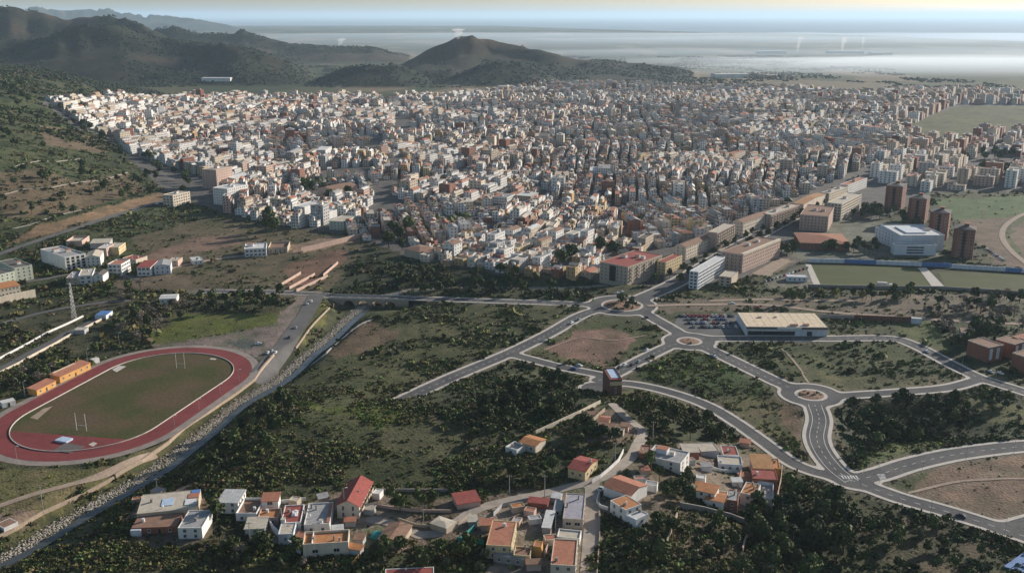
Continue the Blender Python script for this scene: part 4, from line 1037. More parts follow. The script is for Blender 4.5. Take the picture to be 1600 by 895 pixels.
def leantos(poly, n, phrase):
    g = G(poly)[:, :2]; lo = g.min(0); hi = g.max(0); got = []
    for _ in range(600):
        x, y = random.uniform(lo[0], hi[0]), random.uniform(lo[1], hi[1]); X_, Y_ = np.array([x]), np.array([y])
        if in_poly(X_, Y_, g)[0] and not blocked(X_, Y_, 2.2)[0] and all((x-a)**2 + (y-b)**2 > 30 for a, b in got): got.append((x, y))
        if len(got) >= n: break
    zz = [float(height(np.array([a]), np.array([b]))[0]) for a, b in got]; got = sorted(zip(got, zz), key=lambda q: to_px(q[0][0], q[0][1], q[1])[0])
    for k, ((x, y), z) in enumerate(got):
        kd = random.choice(('mono', 'flat', 'mono')); wc = random.choice(('white', 'beige', 'grey', 'pink', 'cream')); rc = random.choice(('terracotta', 'greyroof', 'brown', 'pale', 'orangetile', 'whiteroof'))
        make_building('lean_to', f"{ordinal(k+1)} small lean-to from left {phrase}", 'shed', x, y, z, random.choice((-.25, .1, .35)) + random.uniform(-.1, .1), random.uniform(3, 5.5), random.uniform(2.6, 4.2), random.uniform(2.3, 3.1), wc, rc, kd, win='', rise=.35, parapet=.25, group='small lean-tos among the foreground houses', base=-2.5)
leantos([(385,790),(590,770),(600,800),(560,870),(470,872),(400,830)], 9, 'among the white foreground houses')
leantos([(205,840),(210,775),(330,770),(345,830),(300,845)], 3, 'around the long low house')
leantos([(690,800),(760,790),(860,775),(930,760),(930,890),(830,890),(760,845)], 9, 'in the yards around the lilac-roofed house')
leantos([(945,735),(1010,725),(1030,790),(1000,815),(950,800)], 4, 'around the white arched house')
leantos([(1060,700),(1165,692),(1235,735),(1215,790),(1130,800),(1085,770)], 10, 'in the right-hand cluster of houses')
leantos([(905,650),(975,642),(1005,680),(985,700),(925,685)], 4, 'near the brown-roofed house')
W_('garden_wall', 'short cream wall between the lilac roof and the straight lane', [(868,828),(868,812),(874,775)], 1.6, .3, M['w_cream'])
W_('garden_wall', 'pale yard wall right of the orange stair tower', [(850,870),(858,850),(862,828)], 1.8, .3, M['w_pink'])
W_('garden_wall', 'ochre wall along the front garden of the cream foreground house', [(550,884),(560,872),(563,858)], 1.5, .3, M['w_orange'])
W_('garden_wall', 'white terrace wall above the orange-tiled terrace house', [(396,790),(440,786),(478,782)], 1.6, .3, M['w_white'])
W_('garden_wall', 'low white wall in front of the bright red roof terrace', [(1108,732),(1130,738),(1158,736)], 1.5, .3, M['w_white'])
W_('garden_wall', 'tall beige wall between the ruin and the curved road', [(1222,732),(1220,752),(1214,780)], 2.2, .3, M['w_beige'])
# track-side buildings
bf('clubhouse', 'orange clubhouse with red roof beside the track, nearer one', 'clubhouse', (57,609), (87,594), 6, 3.6, 'orange', 'terracotta', 'mono', win='f', sp=4, rise=.7, door='f')
bf('clubhouse', 'longer orange clubhouse with red roof beside the track, farther one', 'clubhouse', (93,588), (141,566), 7, 4.2, 'orange', 'terracotta', 'mono', win='f', sp=4, rise=.8, door='f', extras=[('sheet',-.9,.5,.55,1.0,5.0,'r_cream','upper_roof')])
bf('container', 'white storage container at the left edge of the track apron', 'container', (3,630), (24,625), 5, 2.8, 'white', 'whiteroof', 'flat', win='f', wkey='d', sp=5, parapet=.1)
bf('container', 'small white cabin at the end of the longer clubhouse', 'container', (145,562), (155,559), 3, 2.8, 'white', 'whiteroof', 'flat', win='', parapet=.1)
bf('container', 'low white and red cabin in the field corner by the river wall', 'container', (5,818), (27,808), 6, 3, 'white', 'brown', 'flat', win='', parapet=.1)
tick('hamlet')

# ------------------------------------------------------------------ left-hand hamlet
LH = 'terrace_house'
bq('unfinished_building', 'white unfinished block with open dark bays on its front', 'building', [(74,389),(96,381),(130,397),(92,403)], 11.5, 'white', 'greyroof', 'flat', win='f', wkey='b', sp=3.4, floors=4, parapet=.9, extras=[('hut',-.3,.3,5,4,2.4,'w_white'), ('hut',.4,-.1,4,3,2.0,'w_cream')])
bq('apartment_block', 'pale green apartment block with brown stripe roof at the left edge', 'apartment block', [(2,407),(25,402),(44,413),(22,421)], 12, 'palegreen', 'darkroof', 'flat', win='fr', sp=3.6, parapet=.6, extras=[('hut',.2,.2,4,3,2,'w_white')])
bq('apartment_block', 'pale green apartment block cut by the left edge of the picture', 'apartment block', [(-30,424),(-12,412),(11,425),(-8,434)], 11, 'palegreen', 'darkroof', 'flat', win='fr', sp=3.6, parapet=.6)
bf(LH, 'long cream house with bright red roof above the pale retaining wall', 'house', (-30,457), (31,445), 11, 7, 'cream', 'orangetile', 'mono', win='f', sp=2.6, rise=1.6)
W_('retaining_wall', 'tall pale retaining wall below the long red-roofed house', [(-40,486),(0,476),(56,464)], 6, .8, M['w_cream'])
bq(LH, 'white three-storey house in the middle of the left hamlet', 'house', [(174,411),(178,404),(194,405),(196,415)], 10, 'white', 'terracotta', 'flat', win='fr', sp=2.8, wkey='w', parapet=.6)
bq(LH, 'white house with dark porch and red rear roof, right in left hamlet', 'house', [(219,417),(222,407),(240,409),(240,418)], 7.5, 'white', 'red', 'mono', win='f', wkey='w', rise=1.0)
bq(LH, 'plain white gabled house at the right end of the left hamlet', 'house', [(240,416),(243,408),(267,406),(267,415)], 7, 'bluewhite', 'greyroof', 'gy', win='f', rise=1.3)
bq(LH, 'white gabled house right of the unfinished block', 'house', [(138,402),(134,393),(155,393),(163,402)], 8, 'white', 'pale', 'gy', win='f', rise=1.8)
bq(LH, 'cream cube house at the back of the left hamlet', 'house', [(173,386),(176,378),(190,379),(190,387)], 7, 'yellow', 'pale', 'flat', win='r', parapet=.4)
bq(LH, 'pinkish-white house beside the cream cube house', 'house', [(158,387),(160,380),(171,381),(171,389)], 8, 'pink', 'whiteroof', 'flat', win='fr', parapet=.4)
bq('shed', 'open shed with long pale roof at the back of the left hamlet', 'shed', [(140,380),(146,374),(172,373),(174,379)], 5, 'grey', 'pale', 'mono', win='', rise=.4)
bq('shed', 'pink ruin walls behind the unfinished block', 'shed', [(108,376),(111,368),(132,369),(134,377)], 5, 'pink', 'pale', 'flat', win='', parapet=1.6)
bq(LH, 'flat-roofed beige house in front of the unfinished block', 'house', [(108,434),(109,423),(126,424),(128,434)], 6, 'beige', 'bluepale' if False else 'greyroof', 'flat', win='f', parapet=.4)
bq(LH, 'white house with orange awning in front of the unfinished block', 'house', [(128,430),(122,420),(146,419),(146,430)], 7, 'white', 'pale', 'flat', win='f', wkey='w', parapet=.5)
bq(LH, 'small white gable-fronted house right of the orange awning', 'house', [(150,430),(152,422),(164,423),(165,431)], 6, 'white', 'darkroof', 'gy', win='f', rise=1.2)
bq(LH, 'low house with dark red roof behind the white hamlet houses', 'house', [(198,402),(206,396),(222,400),(216,408)], 5, 'cream', 'red', 'flat', win='f', parapet=.5)
bq(LH, 'white modern villa with roof terraces alone by the dirt lane', 'house', [(379,389),(386,380),(414,379),(419,387)], 7.5, 'white', 'whiteroof', 'flat', win='fr', wkey='w', sp=3.5, parapet=.8, extras=[('hut',-.5,.2,5,5,2.6,'w_white')])
bq(LH, 'small white bungalow among brown plots left of the white villa', 'house', [(300,408),(298,402),(312,400),(318,406)], 3.6, 'white', 'whiteroof', 'flat', win='f', parapet=.3)
bq(LH, 'small beige cube house on the brown plots', 'house', [(266,407),(267,401),(281,402),(281,408)], 5, 'pink', 'pale', 'flat', win='f', parapet=.3)
bq('shed', 'blue tarpaulin-roofed shed among trees below the left hamlet', 'shed', [(153,492),(155,484),(170,486),(170,494)], 3, 'bluewhite', 'greyroof', 'flat', win='', parapet=.1, extras=[('sheet',-1,1,-1,1,3.0,'blue','roof_sheet')])
bq('shed', 'white shed with pale roof standing among trees right of blue shed', 'shed', [(249,467),(254,460),(276,460),(278,466)], 4, 'white', 'whiteroof', 'gx', win='f', rise=.8)
bq('shed', 'low pale concrete shed under the lattice mast', 'shed', [(118,515),(120,510),(135,511),(134,516)], 3, 'grey', 'pale', 'flat', win='', parapet=.2)
W_('lane_wall', 'long white wall along the lane at the left edge', [(165,497),(95,533),(45,560),(-30,600)], 1.5, .5, M['w_cream'])
W_('lane_wall', 'upper white wall along the lane at the left edge', [(130,495),(80,518),(30,545),(-30,575)], 1.3, .5, M['w_white'])
for k, (a, b) in enumerate((((440,446),(470,428)), ((452,452),(492,430)), ((463,456),(512,433)), ((505,432),(528,412)))):
    W_('terrace_wall', ['first stone terrace wall on the brown plots by the bridge', 'second stone terrace wall on the brown plots by the bridge', 'third stone terrace wall on the brown plots by the bridge', 'fourth, steepest stone terrace wall on the brown plots by the bridge'][k], [a, b], 2.2, .5, M['w_pink'])
W_('terrace_wall', 'long pinkish boundary wall below the town gardens', [(470,395),(520,383),(574,369)], 4.5, .6, M['w_pink'])
bq('ruin', 'roofless ruined farmhouse on the slope right of the white villa', 'ruin', [(418,387),(424,377),(450,377),(452,386)], 5, 'beige', 'brown', 'flat', win='f', parapet=1.8)

for k, q in enumerate(([(0,306),(40,296),(80,294),(120,286),(160,282),(200,270)], [(20,262),(60,252),(90,253),(125,249),(160,254)], [(20,358),(50,351),(85,338),(130,328)])):
    W_('terrace_wall', ['long stone terrace wall across the middle of the left hillside', 'upper stone terrace wall on the left hillside', 'short terrace wall beside the sandy cutting'][k], q, .8, .8, M['w_shade'], step=9.0)
# buildings at the left edge of the town
AB = 'apartment_block'
bq(AB, 'cream apartment block standing alone by the hill road with banded windows', 'apartment block', [(257,304),(271,306),(293,299)], 13, 'cream', 'pale', 'flat', win='fr', wkey='w', sp=3.6, parapet=.6, extras=[('hut',0,0,4,3,2.4,'w_white')])
bq(AB, 'tall pinkish apartment block at the left front of the town', 'apartment block', [(323,264),(341,267),(354,260)], 24, 'pink', 'pale', 'flat', win='fr', sp=3.4, parapet=.6, extras=[('hut',0,0,5,4,2.6,'w_white')])
bq(AB, 'white apartment block with bright side wall in front of tall pinkish block', 'apartment block', [(341,293),(358,297),(378,288)], 19, 'white', 'whiteroof', 'flat', win='fr', sp=3.2, parapet=.6, extras=[('hut',-.3,.2,4,3,2.2,'w_white'), ('hut',.4,0,3,3,2.0,'w_white')])
bq(AB, 'white cubic building with dazzling blank right wall at the town front', 'apartment block', [(461,322),(477,324),(501,315)], 12, 'white', 'whiteroof', 'flat', win='f', sp=3.4, parapet=.6)
bq(LH, 'white stepped house below the dazzling white cube', 'house', [(488,336),(497,338),(522,327)], 8, 'white', 'whiteroof', 'flat', win='f', parapet=.6)
bq(LH, 'pale block with flat roof at the front corner of the town', 'house', [(512,345),(536,346),(560,337)], 9, 'palegreen', 'pale', 'flat', win='fr', parapet=.5)
bq('hangar', 'long brown-roofed hall with lit side wall above the town gardens', 'hall', [(508,294),(522,300),(547,289)], 11, 'pink', 'brown', 'gy', win='r', sp=6, rise=2.5)
bq('pavilion', 'brown square-roofed pavilion at the front of the old town', 'pavilion', [(641,388),(652,397),(671,388),(659,379)], 7, 'beige', 'brown', 'hip', win='f', wkey='b', sp=4, rise=2.0, over=.8)
# right-hand landmarks
bq(AB, 'brick apartment block with red roof and dark balconies at the avenue corner', 'apartment block', [(941,407),(983,416),(1031,396)], 14.8, 'beige', 'red', 'flat', win='fr', sp=3.4, parapet=.5, wkey='s', bal='r', balsp=9, extras=[('hut',-.5,0,4,3,2.3,'w_white'), ('hut',.1,.3,4,3,2.3,'w_cream'), ('hut',.6,.2,3,3,2.3,'w_white'), ('box',-.25,.15,-1.03,-1.01,1,13.5,'dark','balcony_shadow_panel')])  # flat dark panel on the front paints the shadow of recessed balconies
bq(AB, 'yellow four-storey apartment block behind the brick corner block', 'apartment block', [(1031,408),(1043,411),(1062,398)], 11, 'yellow', 'red', 'flat', win='fr', sp=3.2, parapet=.5)
bq(AB, 'long pale apartment block with brown roof on the avenue', 'apartment block', [(1058,384),(1074,387),(1120,366)], 11.5, 'cream', 'brown', 'gy', win='fr', sp=3.2, rise=1.6)
bq(AB, 'apartment block with stacked dark balconies on the avenue', 'apartment block', [(1107,362),(1122,364),(1147,350)], 17, 'pink', 'pale', 'flat', win='r', wkey='b', bal='r', balsp=5, parapet=.5)
bq(AB, 'long cream apartment block with brown roof farther up the avenue', 'apartment block', [(1150,346),(1165,349),(1195,334)], 13, 'cream', 'brown', 'gy', win='fr', sp=3.2, rise=1.6)
bq(AB, 'pinkish apartment block with red roof midway up the avenue', 'apartment block', [(1196,334),(1210,337),(1243,319)], 14, 'pink', 'pale', 'flat', win='fr', sp=3.2, parapet=.6, bal='r', balsp=6, extras=[('hut',0,-.4,4,3,2.4,'w_white'), ('hut',0,.5,4,3,2.4,'w_cream')])
bq(AB, 'cream apartment block with ochre roof beyond the pinkish block', 'apartment block', [(1243,318),(1256,321),(1288,303)], 14, 'cream', 'ochretile', 'gy', win='r', sp=3.4, rise=1.6)
bq(AB, 'cream flat-roofed block with roof huts near the far end of avenue', 'apartment block', [(1289,301),(1300,303),(1319,291)], 15, 'cream', 'pale', 'flat', win='fr', sp=3.6, parapet=.6, extras=[('hut',0,-.5,4,3,2.4,'w_white'), ('hut',0,.4,4,3,2.4,'w_white')])
bq(AB, 'white block with terracotta roof at the very end of the avenue', 'apartment block', [(1320,289),(1331,291),(1348,277)], 12, 'white', 'terracotta', 'flat', win='fr', sp=3.6, parapet=.5, extras=[('hut',0,0,4,3,2.4,'w_cream')])
bq(AB, 'brick and cream apartment block with long lit side facing sandy lot', 'apartment block', [(1135,393),(1166,400),(1212,374)], 15.5, 'pink', 'brown', 'flat', win='fr', sp=3.2, parapet=.6, extras=[('box',.78,1.03,-1.0,1.0,14.6,16.3,'w_cream','cornice'), ('hut',-.3,0,3,3,2,'w_white'), ('hut',-.3,.5,3,3,2,'w_white')], bal='f', balsp=5)
bq('office_building', 'white modern office with slanting metal roof by the roundabout avenue', 'office', [(1077,423),(1091,425),(1133,401)], 14, 'bluewhite', 'whiteroof', 'flat', win='fr', wkey='w', sp=2.9, parapet=.5)
bq('office_building', 'low beige annexe beside the white modern office', 'office', [(1122,431),(1142,433),(1155,424)], 8, 'beige', 'pale', 'flat', win='f', wkey='w', parapet=.5)
bq('school', 'low school with broad red hipped roof behind trees', 'school', [(1236,380),(1256,364),(1312,365),(1330,380)], 6, 'brick', 'tile', 'hip', win='f', rise=3.0, over=.8)
bq(AB, 'brick and cream apartment block left of the small park', 'apartment block', [(1242,335),(1288,337),(1312,322)], 15.5, 'pink', 'brown', 'flat', win='fr', sp=3.2, parapet=.6, bal='f', balsp=6, extras=[('hut',-.2,0,4,3,2.2,'w_white'), ('hut',.4,0,4,3,2.2,'w_cream')])
bq(AB, 'white-sided apartment block behind the brick and cream block', 'apartment block', [(1288,316),(1312,318),(1351,303)], 18, 'cream', 'pale', 'flat', win='fr', wkey='w', sp=3.4, parapet=.6, extras=[('hut',0,0,4,3,2.2,'w_white')])
for k, (q, lab) in enumerate((([(1384,290),(1410,292),(1419,287)], 'dark brick tower block, farthest of the four in a diagonal row'), ([(1418,309),(1446,311),(1457,306)], 'dark brick tower block, second farthest of the four in a row'), ([(1450,331),(1481,333),(1491,328)], 'dark brick tower block right behind the white civic building'), ([(1486,357),(1521,359),(1531,354)], 'dark brick tower block nearest the football pitches'))):
    bq('tower_block', lab, 'tower block', q, 26, 'brick', 'darkroof', 'hip', win='fr', wkey='w', sp=3.2, floors=9, rise=2.0, group='brick tower blocks', extras=[('box',-.12,.16,-1.03,-1.01,.5,24.5,'dark','stair_shadow_panel'), ('hut',.1,.1,4,4,3.6,'w_darkbrick'), ('box',-1.02,-.66,-1.02,-.7,0,26.2,'w_darkbrick','corner_pier')])  # flat dark strip on each tower stands in for shadow in a stair recess
bq('civic_building', 'large white civic building with flat roofs beside the brick towers', 'civic building', [(1383,352),(1402,367),(1476,368),(1441,349)], 15, 'bluewhite', 'whiteroof', 'flat', win='', parapet=.8, extras=[('box',-.55,.35,-.6,.55,14.4,15.4,'w_bluewhite','roof_plant'), ('hut',.7,0,5,4,1.8,'w_white')])
bf('civic_building', 'lower white front wing of the civic building with window bands', 'civic building', (1398,382), (1464,383), 9, 9.5, 'bluewhite', 'greyroof', 'flat', win='', parapet=.9, extras=[('box',-.4,.4,-1.03,-1.005,1.6,2.8,'glass','window_band'), ('box',-.4,.4,-1.03,-1.005,4.0,5.2,'glass','window_band'), ('box',-.4,.4,-1.03,-1.005,6.4,7.6,'glass','window_band')])
bf('civic_building', 'left white wing of the civic building in shadow', 'civic building', (1368,354), (1398,366), 10, 13, 'bluewhite', 'whiteroof', 'flat', win='f', sp=5, parapet=.6)
bq('supermarket', 'supermarket with large flat cream roof and white shaded front', 'supermarket', [(1154,488.5),(1275,488.5),(1291,511),(1164,510.5)], 6.2, 'bluewhite', 'cream', 'flat', win='', parapet=.1, parap_mat=M['r_darkroof'], extras=[('box',-1.0,1.0,-1.06,-1.01,4.9,6.25,'r_darkroof','fascia'), ('box',-.25,.35,-1.09,-1.065,5.0,6.1,'whitesheet','sign_panel'), ('box',-.95,.2,-1.03,-1.005,.6,3.2,'glass','shop_window'), ('box',.5,.62,-1.03,-1.005,.1,3.2,'glass','entrance'), ('hut',.5,-.75,4,2,1.0,'w_grey'), ('hut',.2,-.8,5,2,1.0,'w_grey'), ('hut',-.5,.3,2,2,.8,'w_grey'), ('hut',-.1,.35,1.5,1.5,.7,'w_grey')] + [('sheet',-.9 + .2*k,-.893 + .2*k,-.97,.97,6.1,'r_pale','roof_seam') for k in range(10)])
for q, lab in (([(1514,531),(1545,543),(1567,538)], 'red brick house with white panels at the street corner, right edge'), ([(1560,529),(1586,539),(1603,531)], 'red brick house with white door behind the corner brick house'), ([(1586,551),(1607,560),(1640,548)], 'red brick house with white panels cut by the right edge')):
    bq('brick_house', lab, 'house', q, 10, 'brick', 'brown', 'flat', win='r', sp=4, parapet=.5, parap_mat=M['w_cream'], group='red brick houses', extras=[('box',-.82,-.45,-1.04,-1.01,1.5,8.6,'w_bluewhite','white_panel'), ('box',.1,.5,-1.04,-1.01,1.5,8.6,'w_bluewhite','white_panel')])
bq('brick_house', 'grey-beige house behind trees left of the brick houses', 'house', [(1497,520),(1520,520),(1527,512),(1504,511)], 7, 'shade', 'brown', 'flat', win='f', parapet=.3)
bq('brick_house', 'far red-roofed brick house at the right edge above the others', 'house', [(1586,528),(1600,534),(1625,524)], 9, 'brick', 'tile', 'mono', win='f', rise=1.0)
W_('retaining_wall', 'brown retaining wall of the sunken ramp behind the supermarket', [(1334,500),(1380,502),(1440,504)], 4.0, .6, M['w_darkbrick'])
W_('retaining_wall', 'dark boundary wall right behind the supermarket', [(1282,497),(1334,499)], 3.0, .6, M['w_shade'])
bf('kiosk', 'small white kiosk at the end of the brown retaining wall', 'kiosk', (1425,497), (1441,498), 4, 4, 'bluewhite', 'whiteroof', 'flat', win='', parapet=.2)
# football pitches and stand
def sheet(name, quad, z, m):
    p = PL(quad, z); return tag(link(name, mesh(name, [(*q, z) for q in p], [tuple(range(len(p)))][::1], m)), kind='structure')
sheet('football_pitch', [(1282,446),(1457,449),(1434,418),(1266,414)], .1, M['pitch'])
sheet('football_pitch', [(1477,449),(1660,460),(1660,431),(1466,425)], .1, M['pitch'])
sheet('stadium_walkway', [(1457,449),(1477,449),(1447,418),(1434,418)], .3, M['pave'])
sheet('stadium_walkway', [(1272,447),(1283,446.5),(1267,413),(1258,412)], .12, M['pave'])
sheet('parking_lot', [(1050,512),(1110,524),(1158,520),(1152,492),(1060,492)], .11, M['asphalt_old'])
sheet('sand_lot', [(1175,427),(1200,431),(1236,407),(1218,403)], .08, M['dirtlane'])
for k, (a, b, mm, lab) in enumerate((((1262,410),(1318,411),'w_bluewhite','white section of the stadium wall, left end'), ((1319,411),(1368,413),'blue','blue section of the stadium wall, left half'), ((1369,413),(1440,416),'w_bluewhite','white section of the stadium wall before the walkway'), ((1441,416),(1486,418),'blue','blue section of the stadium wall beside the walkway'), ((1487,419),(1570,424),'w_bluewhite','white section of the stadium wall behind the second pitch'), ((1571,424),(1596,426),'blue','blue section of the stadium wall near the right edge'), ((1597,426),(1660,430),'w_bluewhite','white section of the stadium wall at the right edge'))):
    W_('stadium_wall', lab, [a, b], 3.6, .8, M[mm])
W_('stadium_wall', 'dark hedge-topped wall along the near side of the pitches', [(1262,449),(1360,451),(1470,452),(1570,458),(1660,464)], 2.6, .8, M['w_shade'])
for q, lab in (([(1372,441),(1386,442)], 'white team shelter on the near touchline, left'), ([(1390,444),(1397,444.5)], 'white team shelter on the near touchline, right')):
    bf('team_shelter', lab, 'shelter', q[0], q[1], 2, 2.4, 'white', 'whiteroof', 'mono', win='', rise=.2)
bf('changing_room', 'long white and blue changing rooms left of the football pitch', 'building', (1230,432), (1262,433), 8, 4, 'bluewhite', 'whiteroof', 'flat', win='f', parapet=.3)
KEEP += [PL(q) for q in ([(535,470),(625,472),(620,490),(560,500),(530,490)], [(930,600),(985,600),(985,640),(945,640)], [(1278,450),(1480,452),(1660,464),(1660,428),(1440,414),(1258,409)], [(1040,512),(1110,526),(1160,522),(1300,522),(1285,486),(1050,488)], [(1175,428),(1202,432),(1240,407),(1218,402)])]
tick('landmarks')

# ------------------------------------------------------------------ the town
def pdir(a, b):
    p = PL([a, b]); d = p[1] - p[0]; return math.atan2(d[1], d[0])
OLD = G([(560,372),(600,385),(640,402),(700,416),(790,430),(890,436),(935,436),(985,400),(1070,380),(1190,330),(1320,275),(1400,235),(1390,150),(1250,139),(1100,136),(950,131),(820,135),(700,150),(615,153),(596,250),(575,320),(540,362)])[:, :2]
LEFT = G([(352,330),(420,350),(500,362),(548,366),(576,320),(600,250),(622,152),(450,152),(300,149),(180,150),(75,158),(120,190),(175,215),(200,240),(262,258),(330,280)])[:, :2]
RIGHT = G([(1330,278),(1375,290),(1440,300),(1600,296),(1760,290),(1760,215),(1560,208),(1480,225),(1400,200),(1500,163),(1760,165),(1760,150),(1390,143),(1400,235)])[:, :2]
GREENS = [G(p)[:, :2] for p in ([(470,300),(512,292),(545,300),(548,318),(500,318),(478,312)], [(575,372),(640,360),(640,400),(600,398)], [(930,398),(965,390),(972,408),(940,412)], [(1500,250),(1580,240),(1600,270),(1520,280)], [(860,405),(900,398),(905,425),(870,425)])]
KEEP += GREENS
wkeys = ['white','cream','beige','ochre','pink','brick','grey','yellow']; wp = np.array([.32,.21,.17,.06,.10,.05,.06,.03]); wp /= wp.sum()
rkeys = ['terracotta','brown','greyroof','whiteroof','pale','darkroof','tile']; rp = np.array([.18,.21,.19,.08,.22,.06,.06]); rp /= rp.sum()
LOTS = []
SEEDS = []
def district(poly, n, angf, flf, seed):
    r_ = np.random.default_rng(seed); lo = poly.min(0); hi = poly.max(0); got = []
    for _ in range(4000):
        p = np.array((r_.uniform(lo[0], hi[0]), r_.uniform(lo[1], hi[1])))
        if in_poly(p[:1], p[1:], poly)[0] and all(np.hypot(*(p - q)) > 130 for q in got): got.append(p)
        if len(got) >= n: break
    for p in got: SEEDS.append((p, angf(p, r_), flf(p, r_), poly))
A0 = pdir((840,260), (867,206))
def ang_old(p, r_):
    if p[1] < 1050: return A0 + r_.choice((-.55, -.4, -.3, -.15, .3, .0)) + r_.normal(0, .06)
    if abs(p[0] - .08*p[1]) < .12*p[1]: return A0 + r_.normal(0, .05)
    return A0 + r_.choice((-.1, -.3, -.4, -.5, .15)) + r_.normal(0, .06)
district(OLD, 70, ang_old, lambda p, r_: (1.4 + (p[1] > 1200)*.3, 2.6 + (p[1] > 1200)*.5 + (p[0] > .2*p[1])*1.2), 11)
district(LEFT, 40, lambda p, r_: A0 + r_.choice((0, -.18, .15, .3, -.35)) + r_.normal(0, .06), lambda p, r_: (1.7, 3.6), 12)
SP_ = np.array([q[0] for q in SEEDS])
def lots(k, seed):
    c0, ang, fl, poly = SEEDS[k]; rad = 210; ca, sa = math.cos(ang), math.sin(ang); L = []
    v0 = -rad
    while v0 < rad:
        street = random.uniform(3.8, 5.5); fs = .80 if c0[1] < 1500 else 1.0; depth = random.uniform(10, 13.5) * fs; gap = random.uniform(2, 11)
        u = -rad
        while u < rad:
            ub = random.uniform(45, 95)
            for row in (0, 1, 2):
                s = u
                while s < u + ub - 4:
                    w = (random.uniform(5.5, 10.5) if random.random() < .86 else random.uniform(14, 28)) * fs
                    if row < 2:
                        dd = depth * random.uniform(.8, 1.0); vv = street/2 + dd/2 if row == 0 else street/2 + depth*2 + gap - dd/2
                        L.append((s + w/2, v0 + vv, w, dd, row, 0))
                    elif random.random() < .75 and gap > 5:
                        L.append((s + w/2, v0 + street/2 + depth + gap/2, w, gap*.9, 0, 1))
                    s += w
            u += ub + random.uniform(3.5, 5.5)
        v0 += street + 2*depth + gap
    L = np.array(L)
    X = c0[0] + L[:,0]*ca - L[:,1]*sa; Y = c0[1] + L[:,0]*sa + L[:,1]*ca
    X2 = X + (fbm(X, Y, 160, seed, 2) - .5) * 16; Y2 = Y + (fbm(X, Y, 160, seed + 9, 2) - .5) * 16
    m = in_poly(X2, Y2, poly)
    d_ = np.sort(np.hypot(X2[:, None] - SP_[None, :, 0], Y2[:, None] - SP_[None, :, 1]), 1); own = np.hypot(X2 - c0[0], Y2 - c0[1])
    m &= (own <= d_[:, 0] + 1e-6) & (d_[:, 1] - d_[:, 0] > 9)
    m[m] &= ~blocked(X2[m], Y2[m], 4.0)
    e = fbm(X2[m], Y2[m], 120, 4, 3)
    for (x, y, w, d, row, low, q) in zip(X2[m], Y2[m], L[m, 2], L[m, 3], L[m, 4], L[m, 5], e):
        f = int(round(fl[0] + (fl[1] - fl[0]) * np.clip((q - .3) * 2.2, 0, 1) + random.uniform(-.6, .7) + (2 if w > 13 else 0)))
        if low: f = 1
        LOTS.append((x, y, ang + random.gauss(0, .005), w, d, max(1, f) * 3.0 + random.uniform(.2, .9), row))
for k in range(len(SEEDS)): lots(k, 1)
_L = np.array(LOTS); keepl = np.ones(len(_L), bool); HALLS = []; SQ = []
for k in range(95):
    q = _L[random.randrange(len(_L))]
    if q[1] < 960: continue
    if k % 3:
        hw_, hd_ = random.uniform(20, 46), random.uniform(16, 30); c, s_ = math.cos(q[2]), math.sin(q[2]); u = (_L[:,0]-q[0])*c + (_L[:,1]-q[1])*s_; v = -(_L[:,0]-q[0])*s_ + (_L[:,1]-q[1])*c
        keepl &= ~((np.abs(u) < hw_/2 + 4) & (np.abs(v) < hd_/2 + 4)); HALLS.append((q[0], q[1], q[2], hw_, hd_, random.choice((7, 8, 10, 13, 16)), 0))
    else:
        r_ = random.uniform(14, 34); keepl &= np.hypot(_L[:,0]-q[0], _L[:,1]-q[1]) > r_; SQ.append((q[0], q[1], r_))
LOTS = [tuple(x) for x in _L[keepl]] + HALLS
n_small = len(LOTS)
ABL = []
def blocks(poly, ang, seed):
    lo = poly.min(0); hi = poly.max(0); c0 = (lo + hi)/2; rad = np.hypot(*(hi - lo))/2; ca, sa = math.cos(ang), math.sin(ang); L = []
    i = -rad
    while i < rad:
        u = -rad
        while u < rad:
            L.append((u + random.uniform(-3, 3), i + random.uniform(-2, 2))); u += random.uniform(19, 30)
        i += random.uniform(21, 30)
    L = np.array(L); X = c0[0] + L[:,0]*ca - L[:,1]*sa; Y = c0[1] + L[:,0]*sa + L[:,1]*ca
    m = in_poly(X, Y, poly); m[m] &= ~blocked(X[m], Y[m], 7.0); m &= rng.random(len(X)) < .86
    for x, y in zip(X[m], Y[m]): ABL.append((x, y, ang + random.choice((0, 0, math.pi/2)), random.uniform(13, 24), random.uniform(11, 14), random.choice((2, 3, 4, 4, 5, 5, 6, 6, 7)) * 3.0 + .6, 0))
blocks(RIGHT, pdir((1130,398), (1300,305)), 3)
for _ in range(110):      # taller blocks rising out of the terraces
    x, y, th, w, d, h, r = random.choice(LOTS[:n_small])
    if y > 950: ABL.append((x, y, th, random.uniform(12, 20), random.uniform(12, 16), random.uniform(15, 22), 0))
LOTS.sort(key=lambda l: l[1]); ABL.sort(key=lambda l: l[1])
LA = np.array(LOTS); AA = np.array(ABL)
